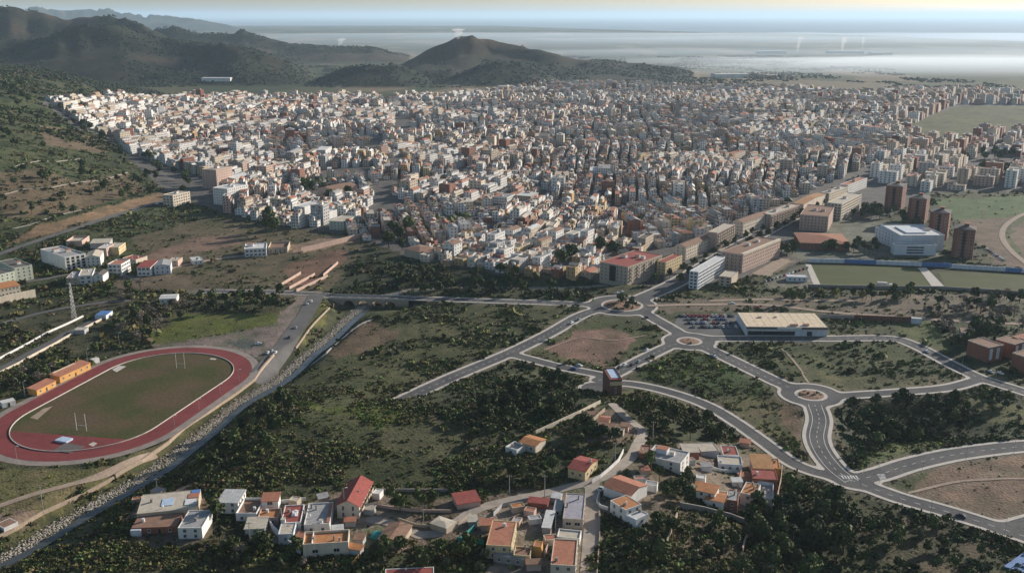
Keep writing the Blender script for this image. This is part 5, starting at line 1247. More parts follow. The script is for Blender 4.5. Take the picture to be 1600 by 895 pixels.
# the 300 that show largest: nearest first, inside the picture
zl = height(LA[:,0], LA[:,1]); pxl, pyl = to_px(LA[:,0], LA[:,1], zl)
vis = np.nonzero((pxl > 0) & (pxl < 1600))[0]; IND = vis[:300]; ind = np.zeros(len(LA), bool); ind[IND] = True
def pick(keys, p): return keys[int(np.searchsorted(np.cumsum(p), random.random()).clip(0, len(keys)-1))]
CW = {'white':'white','cream':'cream','beige':'beige','ochre':'ochre','pink':'pinkish','brick':'brick','grey':'grey','yellow':'yellow'}
CR = {'terracotta':'terracotta','brown':'brown','greyroof':'grey','whiteroof':'white','pale':'pale','darkroof':'dark','tile':'red-brown'}
NUM = {1:'one','2':'two',2:'two',3:'three',4:'four',5:'five',6:'six',7:'seven',8:'eight',9:'nine'}
rowsz = 25
for r in range(0, len(IND), rowsz):
    blk = sorted(IND[r:r+rowsz], key=lambda i: pxl[i])
    for k, i in enumerate(blk):
        x, y, th, w, d, h, row = LA[i]
        wk = pick(wkeys, wp); rk = pick(rkeys, rp); gab = random.random() < .34
        # turn the local frame so that the front faces the camera
        t2, w2, d2 = th, w, d
        while True:
            nn = (math.sin(t2), -math.cos(t2))
            if nn[1] < -.7: break
            t2 += math.pi/2; w2, d2 = d2, w2
        nf = max(1, int(h // 3)); ex = []
        if not gab:
            if random.random() < .6: ex.append(('hut', random.uniform(-.5,.5), random.uniform(-.5,.5), random.uniform(2,4), random.uniform(2,4), 2.4, random.choice(('w_white','w_cream','w_white','w_pink'))))
            if random.random() < .3: ex.append(('chimney', random.uniform(-.7,.7), random.uniform(-.7,.7)))
        else: ex.append(('chimney', random.uniform(-.5,.5), random.uniform(-.5,.5)))
        lab = f"{CW[wk]} {NUM[nf]}-storey town house, {CR[rk]} {'pitched' if gab else 'flat'} roof, {ordinal(k+1)} from left, {ordinal(r//rowsz+1)} row from river"
        make_building('town_house', lab, 'house', x, y, float(zl[i]), t2, w2 - .05, d2, h, wk, rk, (('gx' if w2 > d2 else 'gy') if gab else 'flat'), win='fr', sp=3.4, floors=nf, extras=ex, group='town houses at the front of the old town', parapet=random.choice((.3, .5, .9)), over=.2, base=-2)
    RECTS_N = len(RECTS)
zab = height(AA[:,0], AA[:,1]); pxa, pya = to_px(AA[:,0], AA[:,1], zab)
cand = [i for i in range(len(AA)) if 0 < pxa[i] < 1600]
INA = cand[:70]; ina = np.zeros(len(AA), bool); ina[INA] = True
awk = ['cream','pink','brick','white','beige','grey']; awp = np.array([.28,.17,.17,.2,.12,.06])
for r in range(0, len(INA), 14):
    blk = sorted(INA[r:r+14], key=lambda i: pxa[i])
    for k, i in enumerate(blk):
        x, y, th, w, d, h, row = AA[i]; wk = pick(awk, awp); rk = pick(['brown','pale','terracotta','greyroof'], np.array([.3,.3,.2,.2])); t2, w2, d2 = th, w, d
        while math.cos(t2) < .7: t2 += math.pi/2; w2, d2 = d2, w2
        nf = int(h // 3)
        lab = f"{CW[wk]} {NUM[min(nf,9)]}-storey apartment block, {CR[rk]} roof, {ordinal(k+1)} from left, {ordinal(r//14+1)} belt of tall blocks"
        make_building('apartment_tower', lab, 'apartment block', x, y, float(zab[i]), t2, w2, d2, h, wk, rk, 'flat', win='fr', wkey='w', sp=4.2, floors=nf, extras=[('hut',random.uniform(-.4,.4),0,4,3.5,2.5,'w_white')], group='tall blocks rising out of the town', parapet=.6, base=-2)
print('LOTS', len(LA), 'BLOCKS', len(AA)); tick('town individuals')

# the rest of the town, too many and too small to count
def frusta(cx, cy, z0, z1, th, w, d, w2, d2, cw, cr, roof=False, uvs=True):
    n = len(cx); c, s = np.cos(th), np.sin(th)
    sx = np.array([-1, 1, 1, -1]); sy = np.array([-1, -1, 1, 1])
    V = np.empty((n, 8, 3))
    for k in range(4):
        for lev, (ww, dd, zz) in enumerate(((w, d, z0), (w2, d2, z1))):
            u = sx[k]*ww/2; v = sy[k]*dd/2
            V[:, lev*4+k, 0] = cx + u*c - v*s; V[:, lev*4+k, 1] = cy + u*s + v*c; V[:, lev*4+k, 2] = zz
    F = np.array([(0,1,5,4),(1,2,6,5),(2,3,7,6),(3,0,4,7),(4,5,6,7)])
    Q = (F[None] + (np.arange(n)*8)[:, None, None]).reshape(-1, 4)
    colr = np.repeat(cw[:, None, :], 5, 1); colr[:, 4] = cr
    if roof: colr[:] = cr[:, None, :]
    mi = np.tile([1,1,1,1,1] if roof else [0,0,0,0,1], n)
    uv = np.zeros((n, 5, 4, 2)); h = z1 - z0
    for k in range(4):
        ln = (w if k % 2 == 0 else d)
        uv[:, k, 1, 0] = ln; uv[:, k, 2, 0] = ln; uv[:, k, 2, 1] = h; uv[:, k, 3, 1] = h
    return V.reshape(-1, 3), Q, colr.reshape(-1, 3), mi, uv.reshape(-1, 2)
def join(parts):
    V = []; Q = []; C_ = []; mi = []; uv = []; o = 0
    for p in parts:
        V.append(p[0]); Q.append(p[1] + o); C_.append(p[2]); mi.append(p[3]); uv.append(p[4]); o += len(p[0])
    return np.vstack(V), np.vstack(Q), np.vstack(C_), np.concatenate(mi), np.vstack(uv)
M['town_wall'] = attr_mat('town_wall', var=.16, scales=(.5,), bump=0, windows=True)
M['town_roof'] = attr_mat('town_roof', var=.25, scales=(.6,), bump=0)
WC = np.array([WALLC[k] for k in wkeys]); RC = np.array([ROOFC[k] for k in rkeys])
B = LA[~ind]; zb = zl[~ind]; n = len(B)
cw = WC[np.where(rng.random(n) < np.where(B[:,0] < -.03*B[:,1], .40, .22), 0, rng.choice(len(wkeys), n, p=wp))] * rng.uniform(.82, 1.08, (n, 1)); cr = RC[rng.choice(len(rkeys), n, p=rp)] * rng.uniform(.8, 1.15, (n, 1))
gab = rng.random(n) < .34; parts = []
# front volume and lower rear volume on every lot
split = rng.uniform(.55, .9, n); dfr = B[:,4]*split; side = np.where(B[:,6] == 0, -1, 1)
def at(i_u, i_v): return B[:,0] + i_u*np.cos(B[:,2]) - i_v*np.sin(B[:,2]), B[:,1] + i_u*np.sin(B[:,2]) + i_v*np.cos(B[:,2])
fx, fy = at(0, side*(B[:,4]-dfr)/2); rx_, ry_ = at(0, -side*dfr/2)
parts.append(frusta(fx, fy, zb - 2, zb + B[:,5], B[:,2], B[:,3]-.06, dfr, B[:,3]-.06, dfr, cw, cr))
rh = np.maximum(2.6, B[:,5] - rng.choice([0, 3, 3], n) - .4)
parts.append(frusta(rx_, ry_, zb - 2, zb + rh, B[:,2], B[:,3]-.1, B[:,4]-dfr, B[:,3]-.1, B[:,4]-dfr, cw*.95, RC[rng.choice(len(rkeys), n, p=rp)]))
g = gab; parts.append(frusta(fx[g], fy[g], zb[g]+B[g,5], zb[g]+B[g,5]+1.7, B[g,2], B[g,3]+.1, dfr[g]+.5, B[g,3]+.1, np.full(g.sum(), .15), cw[g], cr[g], roof=True))
for k in range(2):
    hsel = (~gab) & (rng.random(n) < (.62, .35)[k]); q = hsel
    ux = rng.uniform(-.3, .3, n)*B[:,3]; vx = side*(B[:,4]-dfr)/2 + rng.uniform(-.35, .35, n)*dfr; hx, hy = at(ux, vx)
    hw_ = rng.uniform(1.4, 4.0, n); hd_ = rng.uniform(1.4, 4.0, n)
    parts.append(frusta(hx[q], hy[q], zb[q]+B[q,5]-.1, zb[q]+B[q,5]+rng.uniform(.9, 2.8, n)[q], B[q,2], hw_[q], hd_[q], hw_[q], hd_[q], WC[rng.choice(3, n)][q], RC[rng.choice(len(rkeys), n)][q]))
B2 = AA[~ina]; z2 = zab[~ina]; n2 = len(B2)
if n2:
    AC = np.array([WALLC[k] for k in awk]); c2 = AC[rng.choice(len(awk), n2, p=awp/awp.sum())]*rng.uniform(.85,1.1,(n2,1)); r2 = RC[rng.choice(len(rkeys), n2)]
    parts.append(frusta(B2[:,0], B2[:,1], z2-2, z2+B2[:,5], B2[:,2], B2[:,3], B2[:,4], B2[:,3], B2[:,4], c2, r2))
    parts.append(frusta(B2[:,0], B2[:,1], z2+B2[:,5]-.1, z2+B2[:,5]+2.4, B2[:,2], B2[:,3]*.3, B2[:,4]*.4, B2[:,3]*.3, B2[:,4]*.4, WC[rng.choice(3, n2)], r2))
V, Q, C_, mi, uv = join(parts)
tag(link('town', np_mesh('town', V, Q, [M['town_wall'], M['town_roof']], mi, C_, uv)), 'dense mass of pale houses filling the town beyond the front rows', 'town', kind='stuff')
tick('town stuff')
tx, ty = [], []
for (x, y, r_) in SQ:
    for _ in range(int(r_*r_*.022)): a_ = random.uniform(0, 6.283); q = r_*.8*math.sqrt(random.random()); tx.append(x + q*math.cos(a_)); ty.append(y + q*math.sin(a_))
for _ in range(900):
    q = LOTS[random.randrange(len(LOTS))]; a_ = random.uniform(0, 6.283); tx.append(q[0] + 8*math.cos(a_)); ty.append(q[1] + 8*math.sin(a_))
tx = np.array(tx); ty = np.array(ty); dome0 = np.array([(1,0,0),(0,1,0),(-1,0,0),(0,-1,0),(.6,.6,.75),(-.6,.6,.8),(-.6,-.6,.7),(.6,-.6,.75),(0,0,1.15)]); df0 = np.array([(0,1,4),(1,5,4),(1,2,5),(2,6,5),(2,3,6),(3,7,6),(3,0,7),(0,4,7),(4,5,8),(5,6,8),(6,7,8),(7,4,8)])
tag(link('town_trees', scatter_mesh('town_trees', dome0, df0, tx, ty, height(tx, ty) + 1.5, rng.uniform(2.2, 4.8, len(tx)), M['leaf_mid'], zs=1.1)), 'small dark trees in the squares and yards of the town', 'trees', kind='stuff')
# church tower
p = g1(1058, 186)
o = empty('church_tower', tuple(p)); tag(o, 'slim dark church tower rising over the middle of the town', 'church tower')
link('shaft', MB().box(-4,4,-4,4,-2,30).me('shaft', [M['w_shade']]), o); link('belfry', MB().box(-3.2,3.2,-3.2,3.2,30,38).me('belfry', [M['w_shade']]), o)
link('spire', MB().tube((0,0,38), (0,0,48), 3.2, .2, 8).me('spire', [M['r_darkroof']]), o)
# warehouses and glasshouses on the plain
for k, (px, py, w, d, h, rk, lab) in enumerate(((1140,121,120,50,12,'whiteroof','long white-roofed hall at the foot of the dark hill spur'), (1215,146,70,60,10,'whiteroof','big white warehouse behind the town, right of centre'), (1275,144,60,40,9,'whiteroof','white warehouse between town and plain'), (1440,147,90,35,10,'whiteroof','long white warehouse at the right back of town'), (1365,147,50,40,9,'pale','pale warehouse in the haze right of centre'), (1385,145,45,30,9,'whiteroof','small white warehouse next to the pale warehouse'), (1240,138,60,30,8,'pale','pale roofed depot behind the white warehouses'), (745,152,150,40,6,'whiteroof','long low white glasshouse at the foot of the central hill'), (815,140,60,30,7,'whiteroof','white hall right of the long glasshouse'), (790,138,45,25,7,'pale','pale hall at the foot of the small central hill'), (340,126,90,30,8,'whiteroof','white farm buildings in the valley below the left hills'), (880,142,70,40,9,'pale','pale shed at the back edge of town centre'), (1320,108,110,40,10,'whiteroof','white works in the mist on the plain'), (1205,84,160,60,14,'whiteroof','white factory seen through mist with smoke'), (1320,84,200,60,14,'whiteroof','long white factory in the mist under two plumes'), (1375,86,120,50,12,'whiteroof','white factory at the right of the misty works'))):
    q = g1(px, py); make_building('warehouse', lab, 'warehouse', q[0], q[1], q[2], random.uniform(-.3,.3), w, d, h, 'white', rk, 'gx', win='', rise=1.5, base=-4, group='warehouses on the plain')
tick('warehouses')

# ------------------------------------------------------------------ trees
def crown_mesh(name, m, rx, rz, n, leaf, seed, cone=0.0, clumps=11, zc=0):
    r = np.random.default_rng(seed); cl = []
    for k in range(clumps):
        v = r.standard_normal(3); v /= np.linalg.norm(v); rad = r.uniform(.35, .75)
        zz = v[2]*rz*rad; sh = 1 - cone * (zz + rz) / (2*rz); cl.append((v[0]*rx*rad*sh, v[1]*rx*rad*sh, zz, r.uniform(.34, .52) * rx * max(.35, sh)))
    cl = np.array(cl); pick_ = r.integers(0, clumps, n); c = cl[pick_]
    v = r.standard_normal((n, 3)); v /= np.linalg.norm(v, axis=1)[:, None]; v[:, 2] = np.abs(v[:, 2]) * np.where(r.random(n) < .75, 1, -1)
    P = c[:, :3] + v * c[:, 3:4] * r.uniform(.75, 1.08, (n, 1)) * np.array([1, 1, .85])
    a = np.cross(v + r.standard_normal((n, 3))*.55, r.standard_normal((n, 3))); a /= np.linalg.norm(a, axis=1)[:, None]
    b = np.cross(v + r.standard_normal((n, 3))*.45, a); b /= np.linalg.norm(b, axis=1)[:, None]
    s = leaf * r.uniform(.6, 1.3, (n, 1))
    V = np.stack([P - a*s - b*s*.7, P + a*s - b*s*.6, P + a*s*.7 + b*s, P - a*s*.8 + b*s*.8], 1).reshape(-1, 3); V[:, 2] += zc
    return np_mesh(name, V, np.arange(4*n).reshape(-1, 4), [m])
def trunk_mesh(name, h, r, seed, top=.5):
    rr = random.Random(seed); m = MB(); p = (0, 0, -1.2); q = (rr.uniform(-.2,.2), rr.uniform(-.2,.2), h*.6); m.tube(p, q, r, r*.7, 6)
    for k in range(4):
        a = k*1.57 + rr.uniform(-.4,.4); m.tube(q, (q[0] + math.cos(a)*h*.28, q[1] + math.sin(a)*h*.28, h*rr.uniform(.9, 1.15)), r*.5, r*.15, 5)
    return m.me(name, [M['bark']])
KIND = {}
def kind(name, mk, rx, rz, zc, n, leaf, th, tr, nv=3, cone=0., clumps=11):
    KIND[name] = [(crown_mesh(name + '_crown', M[mk], rx, rz, n, leaf, 31*k + len(KIND), cone, clumps, zc), trunk_mesh(name + '_trunk', th, tr, k)) for k in range(nv)]
kind('pine_tree', 'leaf_dark', 3.1, 3.0, 5.2, 520, .42, 4.6, .24, 4, .25, 13)
kind('broadleaf_tree', 'leaf_mid', 3.0, 2.8, 4.8, 520, .42, 4.2, .24, 3)
kind('olive_tree', 'leaf_olive', 2.3, 1.8, 3.1, 340, .36, 2.6, .22, 3)
kind('yellow_tree', 'leaf_yellow', 2.6, 2.2, 3.8, 420, .38, 3.2, .2, 2)
kind('cypress', 'leaf_dark', 1.0, 4.2, 4.8, 260, .34, 3.0, .18, 2, .6, 9)
kind('bare_tree', 'leaf_bare', 2.6, 2.4, 4.2, 240, .22, 4.0, .2, 3)
def tree(kind_, x, y, s, label, group, z=None):
    if z is None: z = float(height(np.array([x]), np.array([y]))[0])
    c, t = random.choice(KIND[kind_]); o = empty(kind_, (x, y, z), random.uniform(0, 6.28)); tag(o, label, 'tree', group)
    o.scale = (s*random.uniform(.9,1.1), s*random.uniform(.9,1.1), s*random.uniform(.85,1.12))
    link('crown', c, o); link('trunk', t, o)
TW = {'pine_tree':'dark green pine','broadleaf_tree':'round green tree','olive_tree':'grey-green olive tree','yellow_tree':'yellow-leaved tree','cypress':'slim dark cypress','bare_tree':'bare grey-brown tree'}
def grove(px_poly, n, kinds, size, phrase, mind=3.0, group=None, avoid=True):
    g = G(px_poly)[:, :2]; lo = g.min(0); hi = g.max(0); got = []
    for _ in range(60):
        X = rng.uniform(lo[0], hi[0], 60); Y = rng.uniform(lo[1], hi[1], 60); m = in_poly(X, Y, g)
        if avoid: m &= ~blocked(X, Y, 1.0)
        for x, y in zip(X[m], Y[m]):
            if len(got) < n and all((x-a)**2 + (y-b)**2 > mind**2 for a, b in got): got.append((x, y))
        if len(got) >= n: break
    got = np.array(got)
    if not len(got): return
    zz = height(got[:,0], got[:,1]); px, _ = to_px(got[:,0], got[:,1], zz); o = np.argsort(px)
    ks = [random.choice(kinds) for _ in o]; cnt = {}
    for j, i in enumerate(o):
        k = ks[j]; cnt[k] = cnt.get(k, 0) + 1
        lab = f"{ordinal(cnt[k])} {TW[k]} from left {phrase}" if ks.count(k) > 1 else f"single {TW[k]} {phrase}"
        tree(k, got[i,0], got[i,1], random.uniform(*size), lab, group or f"trees {phrase}", float(zz[i]))
def row(pts, n, k, size, phrase, jit=.8):
    p = catmull(PL(pts), 8); seg = np.r_[0, np.cumsum(np.hypot(*np.diff(p, axis=0).T))]
    for i in range(n):
        s = seg[-1]*(i+.5)/n; x = np.interp(s, seg, p[:,0]) + random.uniform(-jit,jit); y = np.interp(s, seg, p[:,1]) + random.uniform(-jit,jit)
        tree(k, x, y, random.uniform(*size), f"{ordinal(i+1)} {TW[k]} from the roundabout {phrase}", f"trees {phrase}")
row([(1012,449),(1052,432),(1126,394),(1206,353),(1345,282)], 26, 'broadleaf_tree', (.95, 1.25), 'along the left side of the avenue')
row([(1058,452),(1085,430),(1145,402),(1215,362),(1330,300)], 20, 'pine_tree', (1.0, 1.4), 'along the right side of the avenue')
PB = ['pine_tree','pine_tree','broadleaf_tree']; 
grove([(958,481),(975,486),(992,480),(975,470)], 6, ['broadleaf_tree','olive_tree'], (.8,1.2), 'on the planted roundabout', 3, avoid=False)
grove([(1260,616),(1275,618),(1270,622),(1262,621)], 2, ['olive_tree'], (.4,.6), 'on the small brown roundabout', 3, avoid=False)
grove([(300,770),(330,715),(390,665),(450,625),(470,650),(440,700),(370,765)], 24, ['pine_tree','broadleaf_tree','pine_tree'], (.9,1.5), 'on the scrub bank of the river')
grove([(780,600),(860,595),(915,622),(900,645),(820,665),(765,690),(740,650)], 34, PB, (.8,1.35), 'in the dark grove left of the brick tower house')
grove([(1180,790),(1290,770),(1360,820),(1330,900),(1150,900)], 48, ['pine_tree','pine_tree','broadleaf_tree','olive_tree'], (1.0,1.6), 'in the foreground wood at lower right')
grove([(1360,830),(1480,810),(1560,850),(1500,900),(1380,900)], 14, ['broadleaf_tree','olive_tree'], (.7,1.1), 'on the brown slope at lower right')
grove([(1315,640),(1340,628),(1480,622),(1520,660),(1440,690),(1360,700),(1320,680)], 34, PB, (.9,1.4), 'in the shaded hollow between the curved roads')
grove([(1500,640),(1560,618),(1600,640),(1560,665)], 9, ['broadleaf_tree','olive_tree'], (.7,1.1), 'at the right of the shaded hollow')
grove([(1440,480),(1600,462),(1600,520),(1520,525),(1470,505)], 26, ['pine_tree','broadleaf_tree','bare_tree'], (1.0,1.6), 'in the park at the right edge')
grove([(1230,462),(1430,458),(1430,475),(1230,475)], 18, ['broadleaf_tree','yellow_tree','pine_tree','broadleaf_tree'], (.9,1.4), 'in the strip below the football pitches')
grove([(1440,478),(1500,480),(1500,495),(1440,492)], 4, ['cypress'], (1.0,1.3), 'beside the terracotta path')
grove([(1455,500),(1500,505),(1495,535),(1460,520)], 8, ['bare_tree'], (1.1,1.5), 'beside the grass plot right of the ramp')
grove([(1285,398),(1375,398),(1375,388),(1285,386)], 12, PB, (1.1,1.6), 'in front of the civic building')
grove([(1390,330),(1430,345),(1440,360),(1380,345)], 6, PB, (1.2,1.6), 'between the brick tower blocks')
grove([(1335,318),(1385,325),(1375,350),(1320,345)], 12, PB, (1.2,1.7), 'in the small park between flats and towers')
grove([(1215,398),(1262,372),(1245,395),(1225,405)], 8, PB, (1.2,1.7), 'at the left side of the school')
grove([(1510,515),(1550,530),(1510,560),(1490,545)], 8, ['pine_tree'], (1.2,1.7), 'beside the red brick houses')
grove([(412,370),(440,368),(440,345),(415,345)], 3, ['broadleaf_tree'], (2.2,2.9), 'at the foot of the white town blocks')
grove([(330,470),(440,465),(440,490),(330,490)], 16, PB, (1.1,1.7), 'in the dark grove below the main road')
grove([(170,535),(230,480),(290,480),(290,495),(230,540),(200,555)], 18, ['bare_tree','olive_tree','bare_tree','broadleaf_tree'], (1.1,1.6), 'in the thicket above the track corner')
grove([(0,600),(60,580),(180,545),(120,570),(60,600),(0,625)], 14, ['bare_tree','olive_tree','broadleaf_tree'], (.9,1.4), 'behind the orange clubhouses')
grove([(140,470),(180,455),(280,445),(280,458),(180,478)], 9, ['bare_tree','broadleaf_tree'], (1.0,1.5), 'below the left hamlet')
grove([(520,455),(640,415),(700,425),(920,450),(880,460),(640,460)], 26, PB, (1.1,1.8), 'on the dark river bank below the old town')
grove([(575,372),(640,360),(640,400),(600,398)], 7, PB, (1.6,2.2), 'in the town garden beside the pavilion', avoid=False)
grove([(470,300),(512,292),(545,300),(548,318),(500,318),(478,312)], 8, PB, (1.6,2.3), 'around the long brown-roofed hall', avoid=False)
grove([(860,405),(900,398),(905,425),(870,425)], 3, ['pine_tree'], (1.6,2.3), 'on the bank at the front of the old town', avoid=False)
grove([(930,398),(965,390),(972,408),(940,412)], 3, ['pine_tree'], (1.6,2.0), 'behind the brick corner block', avoid=False)
grove([(1500,250),(1580,240),(1600,270),(1520,280)], 12, PB, (1.6,2.4), 'in the green gap of the right-hand district', avoid=False)
grove([(960,640),(1080,645),(1160,690),(1040,685),(1000,660)], 18, PB, (.8,1.3), 'between the curved road and the hamlet')
grove([(1010,730),(1075,725),(1085,790),(1040,800)], 10, ['broadleaf_tree','olive_tree','pine_tree'], (.7,1.2), 'in the gully between the two clusters of houses')
grove([(950,830),(1040,800),(1150,830),(1140,895),(950,895)], 16, ['broadleaf_tree','olive_tree','pine_tree'], (.7,1.2), 'on the foreground slope right of the straight lane')
grove([(560,862),(760,860),(760,895),(600,895)], 16, ['olive_tree','broadleaf_tree'], (.7,1.2), 'in the foreground scrub below the lane')
grove([(330,790),(350,790),(350,815),(332,815)], 2, ['pine_tree'], (1.0,1.2), 'between the white foreground houses', 3)
grove([(335,840),(440,850),(560,880),(400,895),(300,895)], 12, ['olive_tree','broadleaf_tree','bare_tree'], (.7,1.1), 'below the white foreground houses')
grove([(580,775),(690,790),(660,800),(600,800)], 6, ['broadleaf_tree'], (.8,1.2), 'beside the lane near the pale hut')
grove([(700,740),(880,735),(850,765),(720,765)], 14, ['broadleaf_tree','olive_tree','pine_tree'], (.6,1.1), 'above the lane left of the yellow house')
grove([(915,670),(975,680),(960,700),(900,700)], 8, PB, (.8,1.3), 'around the brown-roofed house')
grove([(0,135),(150,150),(170,220),(60,240),(0,230)], 40, PB, (1.4,2.2), 'on the left-hand hillside', 8)
grove([(0,250),(250,240),(310,300),(240,320),(0,370)], 36, PB, (1.2,2.0), 'on the terraced slope at the left', 6)
tick('trees')

# ------------------------------------------------------------------ scrub: too much to count
def scatter_scrub(N, ymax):
    # sample evenly over the picture's ground
    Y = np.exp(rng.uniform(math.log(300), math.log(ymax), N)); X = rng.uniform(-.62, .62, N) * Y
    m = np.abs(X) < .6*Y + 30; X, Y = X[m], Y[m]
    C_, D, S, T = cover(X, Y)
    clump = fbm(X, Y, 22, 61, 3); pr = D * np.where(Y < 560, 10.5, 8.5) * (.22 + 1.7*sm(.38, .62, clump))
    k = rng.random(len(X)) < pr; X, Y, S, T, C_ = X[k], Y[k], S[k], T[k], C_[k]
    k = ~blocked(X, Y, .6); return X[k], Y[k], S[k], T[k], C_[k]
X, Y, S, T, C_ = scatter_scrub(330000, 1500)
yf = rng.uniform(1400, 2700, 16000); xf = -rng.uniform(.33, .62, 16000) * yf; kf = (cover(xf, yf)[1] > .005) & (fbm(xf, yf, 60, 63, 3) > .42)
X = np.r_[X, xf[kf]]; Y = np.r_[Y, yf[kf]]; S = np.r_[S, np.full(kf.sum(), 4.2)]; T = np.r_[T, np.ones(kf.sum())]
N = len(X); print('SCRUB', N)
def bushes(X, Y, S, T, nl, l0, l1, seed):
    N = len(X); r = np.random.default_rng(seed)
    v = r.standard_normal((N, nl, 3)); v /= np.linalg.norm(v, axis=2)[..., None]; v[..., 2] = np.abs(v[..., 2])
    sz = np.minimum(S * r.lognormal(-.82, .62, N), np.where(Y < 540, 1.9, 3.6)); Z = height(X, Y)
    lob = r.standard_normal((N, 3, 3)) * np.array([.5, .5, .12]); pick_ = r.integers(0, 3, (N, nl)); lc = lob[np.arange(N)[:, None], pick_]
    ctr = v * np.array([.8, .8, .75]) * r.uniform(.5, 1.05, (N, nl, 1)) + lc; ctr[..., 2] = np.abs(ctr[..., 2])
    a = r.standard_normal((N, nl, 3)); a /= np.linalg.norm(a, axis=2)[..., None]; b = np.cross(a, v + .5*r.standard_normal((N, nl, 3))); b /= np.linalg.norm(b, axis=2)[..., None]
    ls = r.uniform(l0, l1, (N, nl, 1))
    quad = np.stack([ctr - a*ls - b*ls*.8, ctr + a*ls - b*ls*.7, ctr + a*ls*.8 + b*ls, ctr - a*ls*.9 + b*ls*.8], 2) * sz[:, None, None, None]
    quad += np.stack([X, Y, Z], 1)[:, None, None, :]
    tone = np.array([(.108,.116,.040), (.068,.086,.030), (.135,.156,.040)])[T.astype(int)]
    cb = tone * r.uniform(.5, 1.45, (N, 1)) * (1 + r.uniform(-.18, .18, (N, 3))); dry = r.random(N) < .13; cb[dry] = np.array((.15,.11,.062)) * r.uniform(.6, 1.2, (dry.sum(), 1))
    return quad.reshape(-1, 3), np.repeat(cb, nl, 0)
nearb = Y < 540
qa = bushes(X[nearb], Y[nearb], S[nearb], T[nearb], 28, .16, .34, 3); qb = bushes(X[~nearb], Y[~nearb], S[~nearb], T[~nearb], 10, .32, .6, 4)
V = np.vstack([qa[0], qb[0]]); print('SCRUB near', nearb.sum(), 'quads', len(V)//4)
tag(link('scrub', np_mesh('scrub', V, np.arange(len(V)).reshape(-1, 4), [M['bush']], colr=np.vstack([qa[1], qb[1]]))), 'low green and brown scrub covering the open ground', 'scrub', kind='stuff')
# woodland tufts on the far hills and orchards
Nf = 52000
Xf = rng.uniform(-2600, 1500, Nf); Yf = rng.uniform(2300, 5200, Nf); zf = height(Xf, Yf); wf_ = fbm(Xf, Yf, 170, 41, 5)
k = (np.abs(Xf) < .62*Yf) & (((zf > 4) & (wf_ < .58)) | ((zf <= 4) & (wf_ < .46) & (Yf > 2900))); Xf, Yf, zf = Xf[k], Yf[k], zf[k]; n = len(Xf)
dome = np.array([(1,0,0),(0,1,0),(-1,0,0),(0,-1,0),(.6,.6,.75),(-.6,.6,.8),(-.6,-.6,.7),(.6,-.6,.75),(0,0,1.15)]); df = np.array([(0,1,4),(1,5,4),(1,2,5),(2,6,5),(2,3,6),(3,7,6),(3,0,7),(0,4,7),(4,5,8),(5,6,8),(6,7,8),(7,4,8)])
tag(link('far_woodland', scatter_mesh('far_woodland', dome, df, Xf, Yf, zf - .5, rng.uniform(2.5, 6.0, n), M['leaf_far'], zs=.8)), 'dark woodland covering the distant hills', 'woodland', kind='stuff')
tick('scrub')

# ------------------------------------------------------------------ poles, mast, cars
def pole_from(pb, pt):
    p = g1(*pb); b = (447.5 - pt[1]) / FPX; z = CAM_H + p[1] * (-SP + b*CP) / (CP + b*SP); return p, max(3.0, z - p[2])
def lamp(pb, pt, label, kind_='lamp_post', group=None):
    p, h = pole_from(pb, pt); o = empty(kind_, tuple(p)); tag(o, label, 'pole' if kind_ == 'utility_pole' else 'lamp post', group)
    if kind_ == 'utility_pole':
        link('mast', MB().tube((0,0,-.5), (0,0,h), .2, .13).me('mast', [M['concrete']]), o)
        link('crossarm', MB().box(-1.1,1.1,-.08,.08,h-.7,h-.52).me('crossarm', [M['wood']]), o)
        for s in (-.9, 0, .9): link('insulator', MB().tube((s,0,h-.52), (s,0,h-.15), .08, .06).me('insulator', [M['white_post']]), o)
    else:
        link('mast', MB().tube((0,0,-.5), (0,0,h), .16, .09).me('mast', [M['metal']]), o)
        ar = link('arm', MB().tube((0,0,h), (.9,0,h+.2), .06, .05, 5).me('arm', [M['metal']]), o)
        link('lamp_head', MB().box(.7,1.5,-.18,.18,h+.14,h+.3).me('lamp_head', [M['white_post']]), ar)
for k, (a, b) in enumerate((((374,598),(373,577)), ((345,620),(344,600)), ((312,648),(311,623)), ((273,670),(272,649)), ((28,727),(25,697)))):
    lamp(a, b, f"pale floodlight post beside the river side of the track, {['farthest','second farthest','middle','second nearest','nearest, at the bottom left bend'][k]}", 'floodlight_post', 'floodlight posts round the track')
for k, (a, b) in enumerate((((39,620),(37,595)), ((80,590),(79,572)), ((137,566),(135,545)), ((187,541),(184,520)))):
    lamp(a, b, f"floodlight post on the clubhouse side of the track, {ordinal(k+1)} from the left", 'floodlight_post', 'floodlight posts round the track')
for a, b, l in (((67,794),(61,757),'leaning concrete utility pole in the dry field at lower left'), ((246,770),(243,747),'utility pole with insulators behind the long low house'), ((573,552),(573,529),'utility pole alone in the scrub right of the river'), ((851,780),(851,742),'utility pole with crossarm at the top of the fenced yard'), ((796,770),(795,742),'plain utility pole beside the lane above the yard'), ((662,822),(662,788),'utility pole by the tree near the pale hut'), ((914,676),(913,640),'utility pole at the sloping walled garden'), ((1020,689),(1020,658),'utility pole behind the long white house'), ((961,723),(961,691),'utility pole beside the scalloped white wall'), ((391,847),(390,815),'utility pole below the white courtyard house')):
    lamp(a, b, l, 'utility_pole', 'utility poles')
for a, b, l in (((539,806),(539,762),'street lamp in front of the red gabled house'), ((399,580),(399,557),'street lamp at the parking end of the track'), ((847,512),(847,505),'street lamp on the road toward the first roundabout'), ((1192,478),(1192,468),'street lamp on the promenade behind the supermarket')):
    lamp(a, b, l, 'street_lamp', 'street lamps')
i = 0
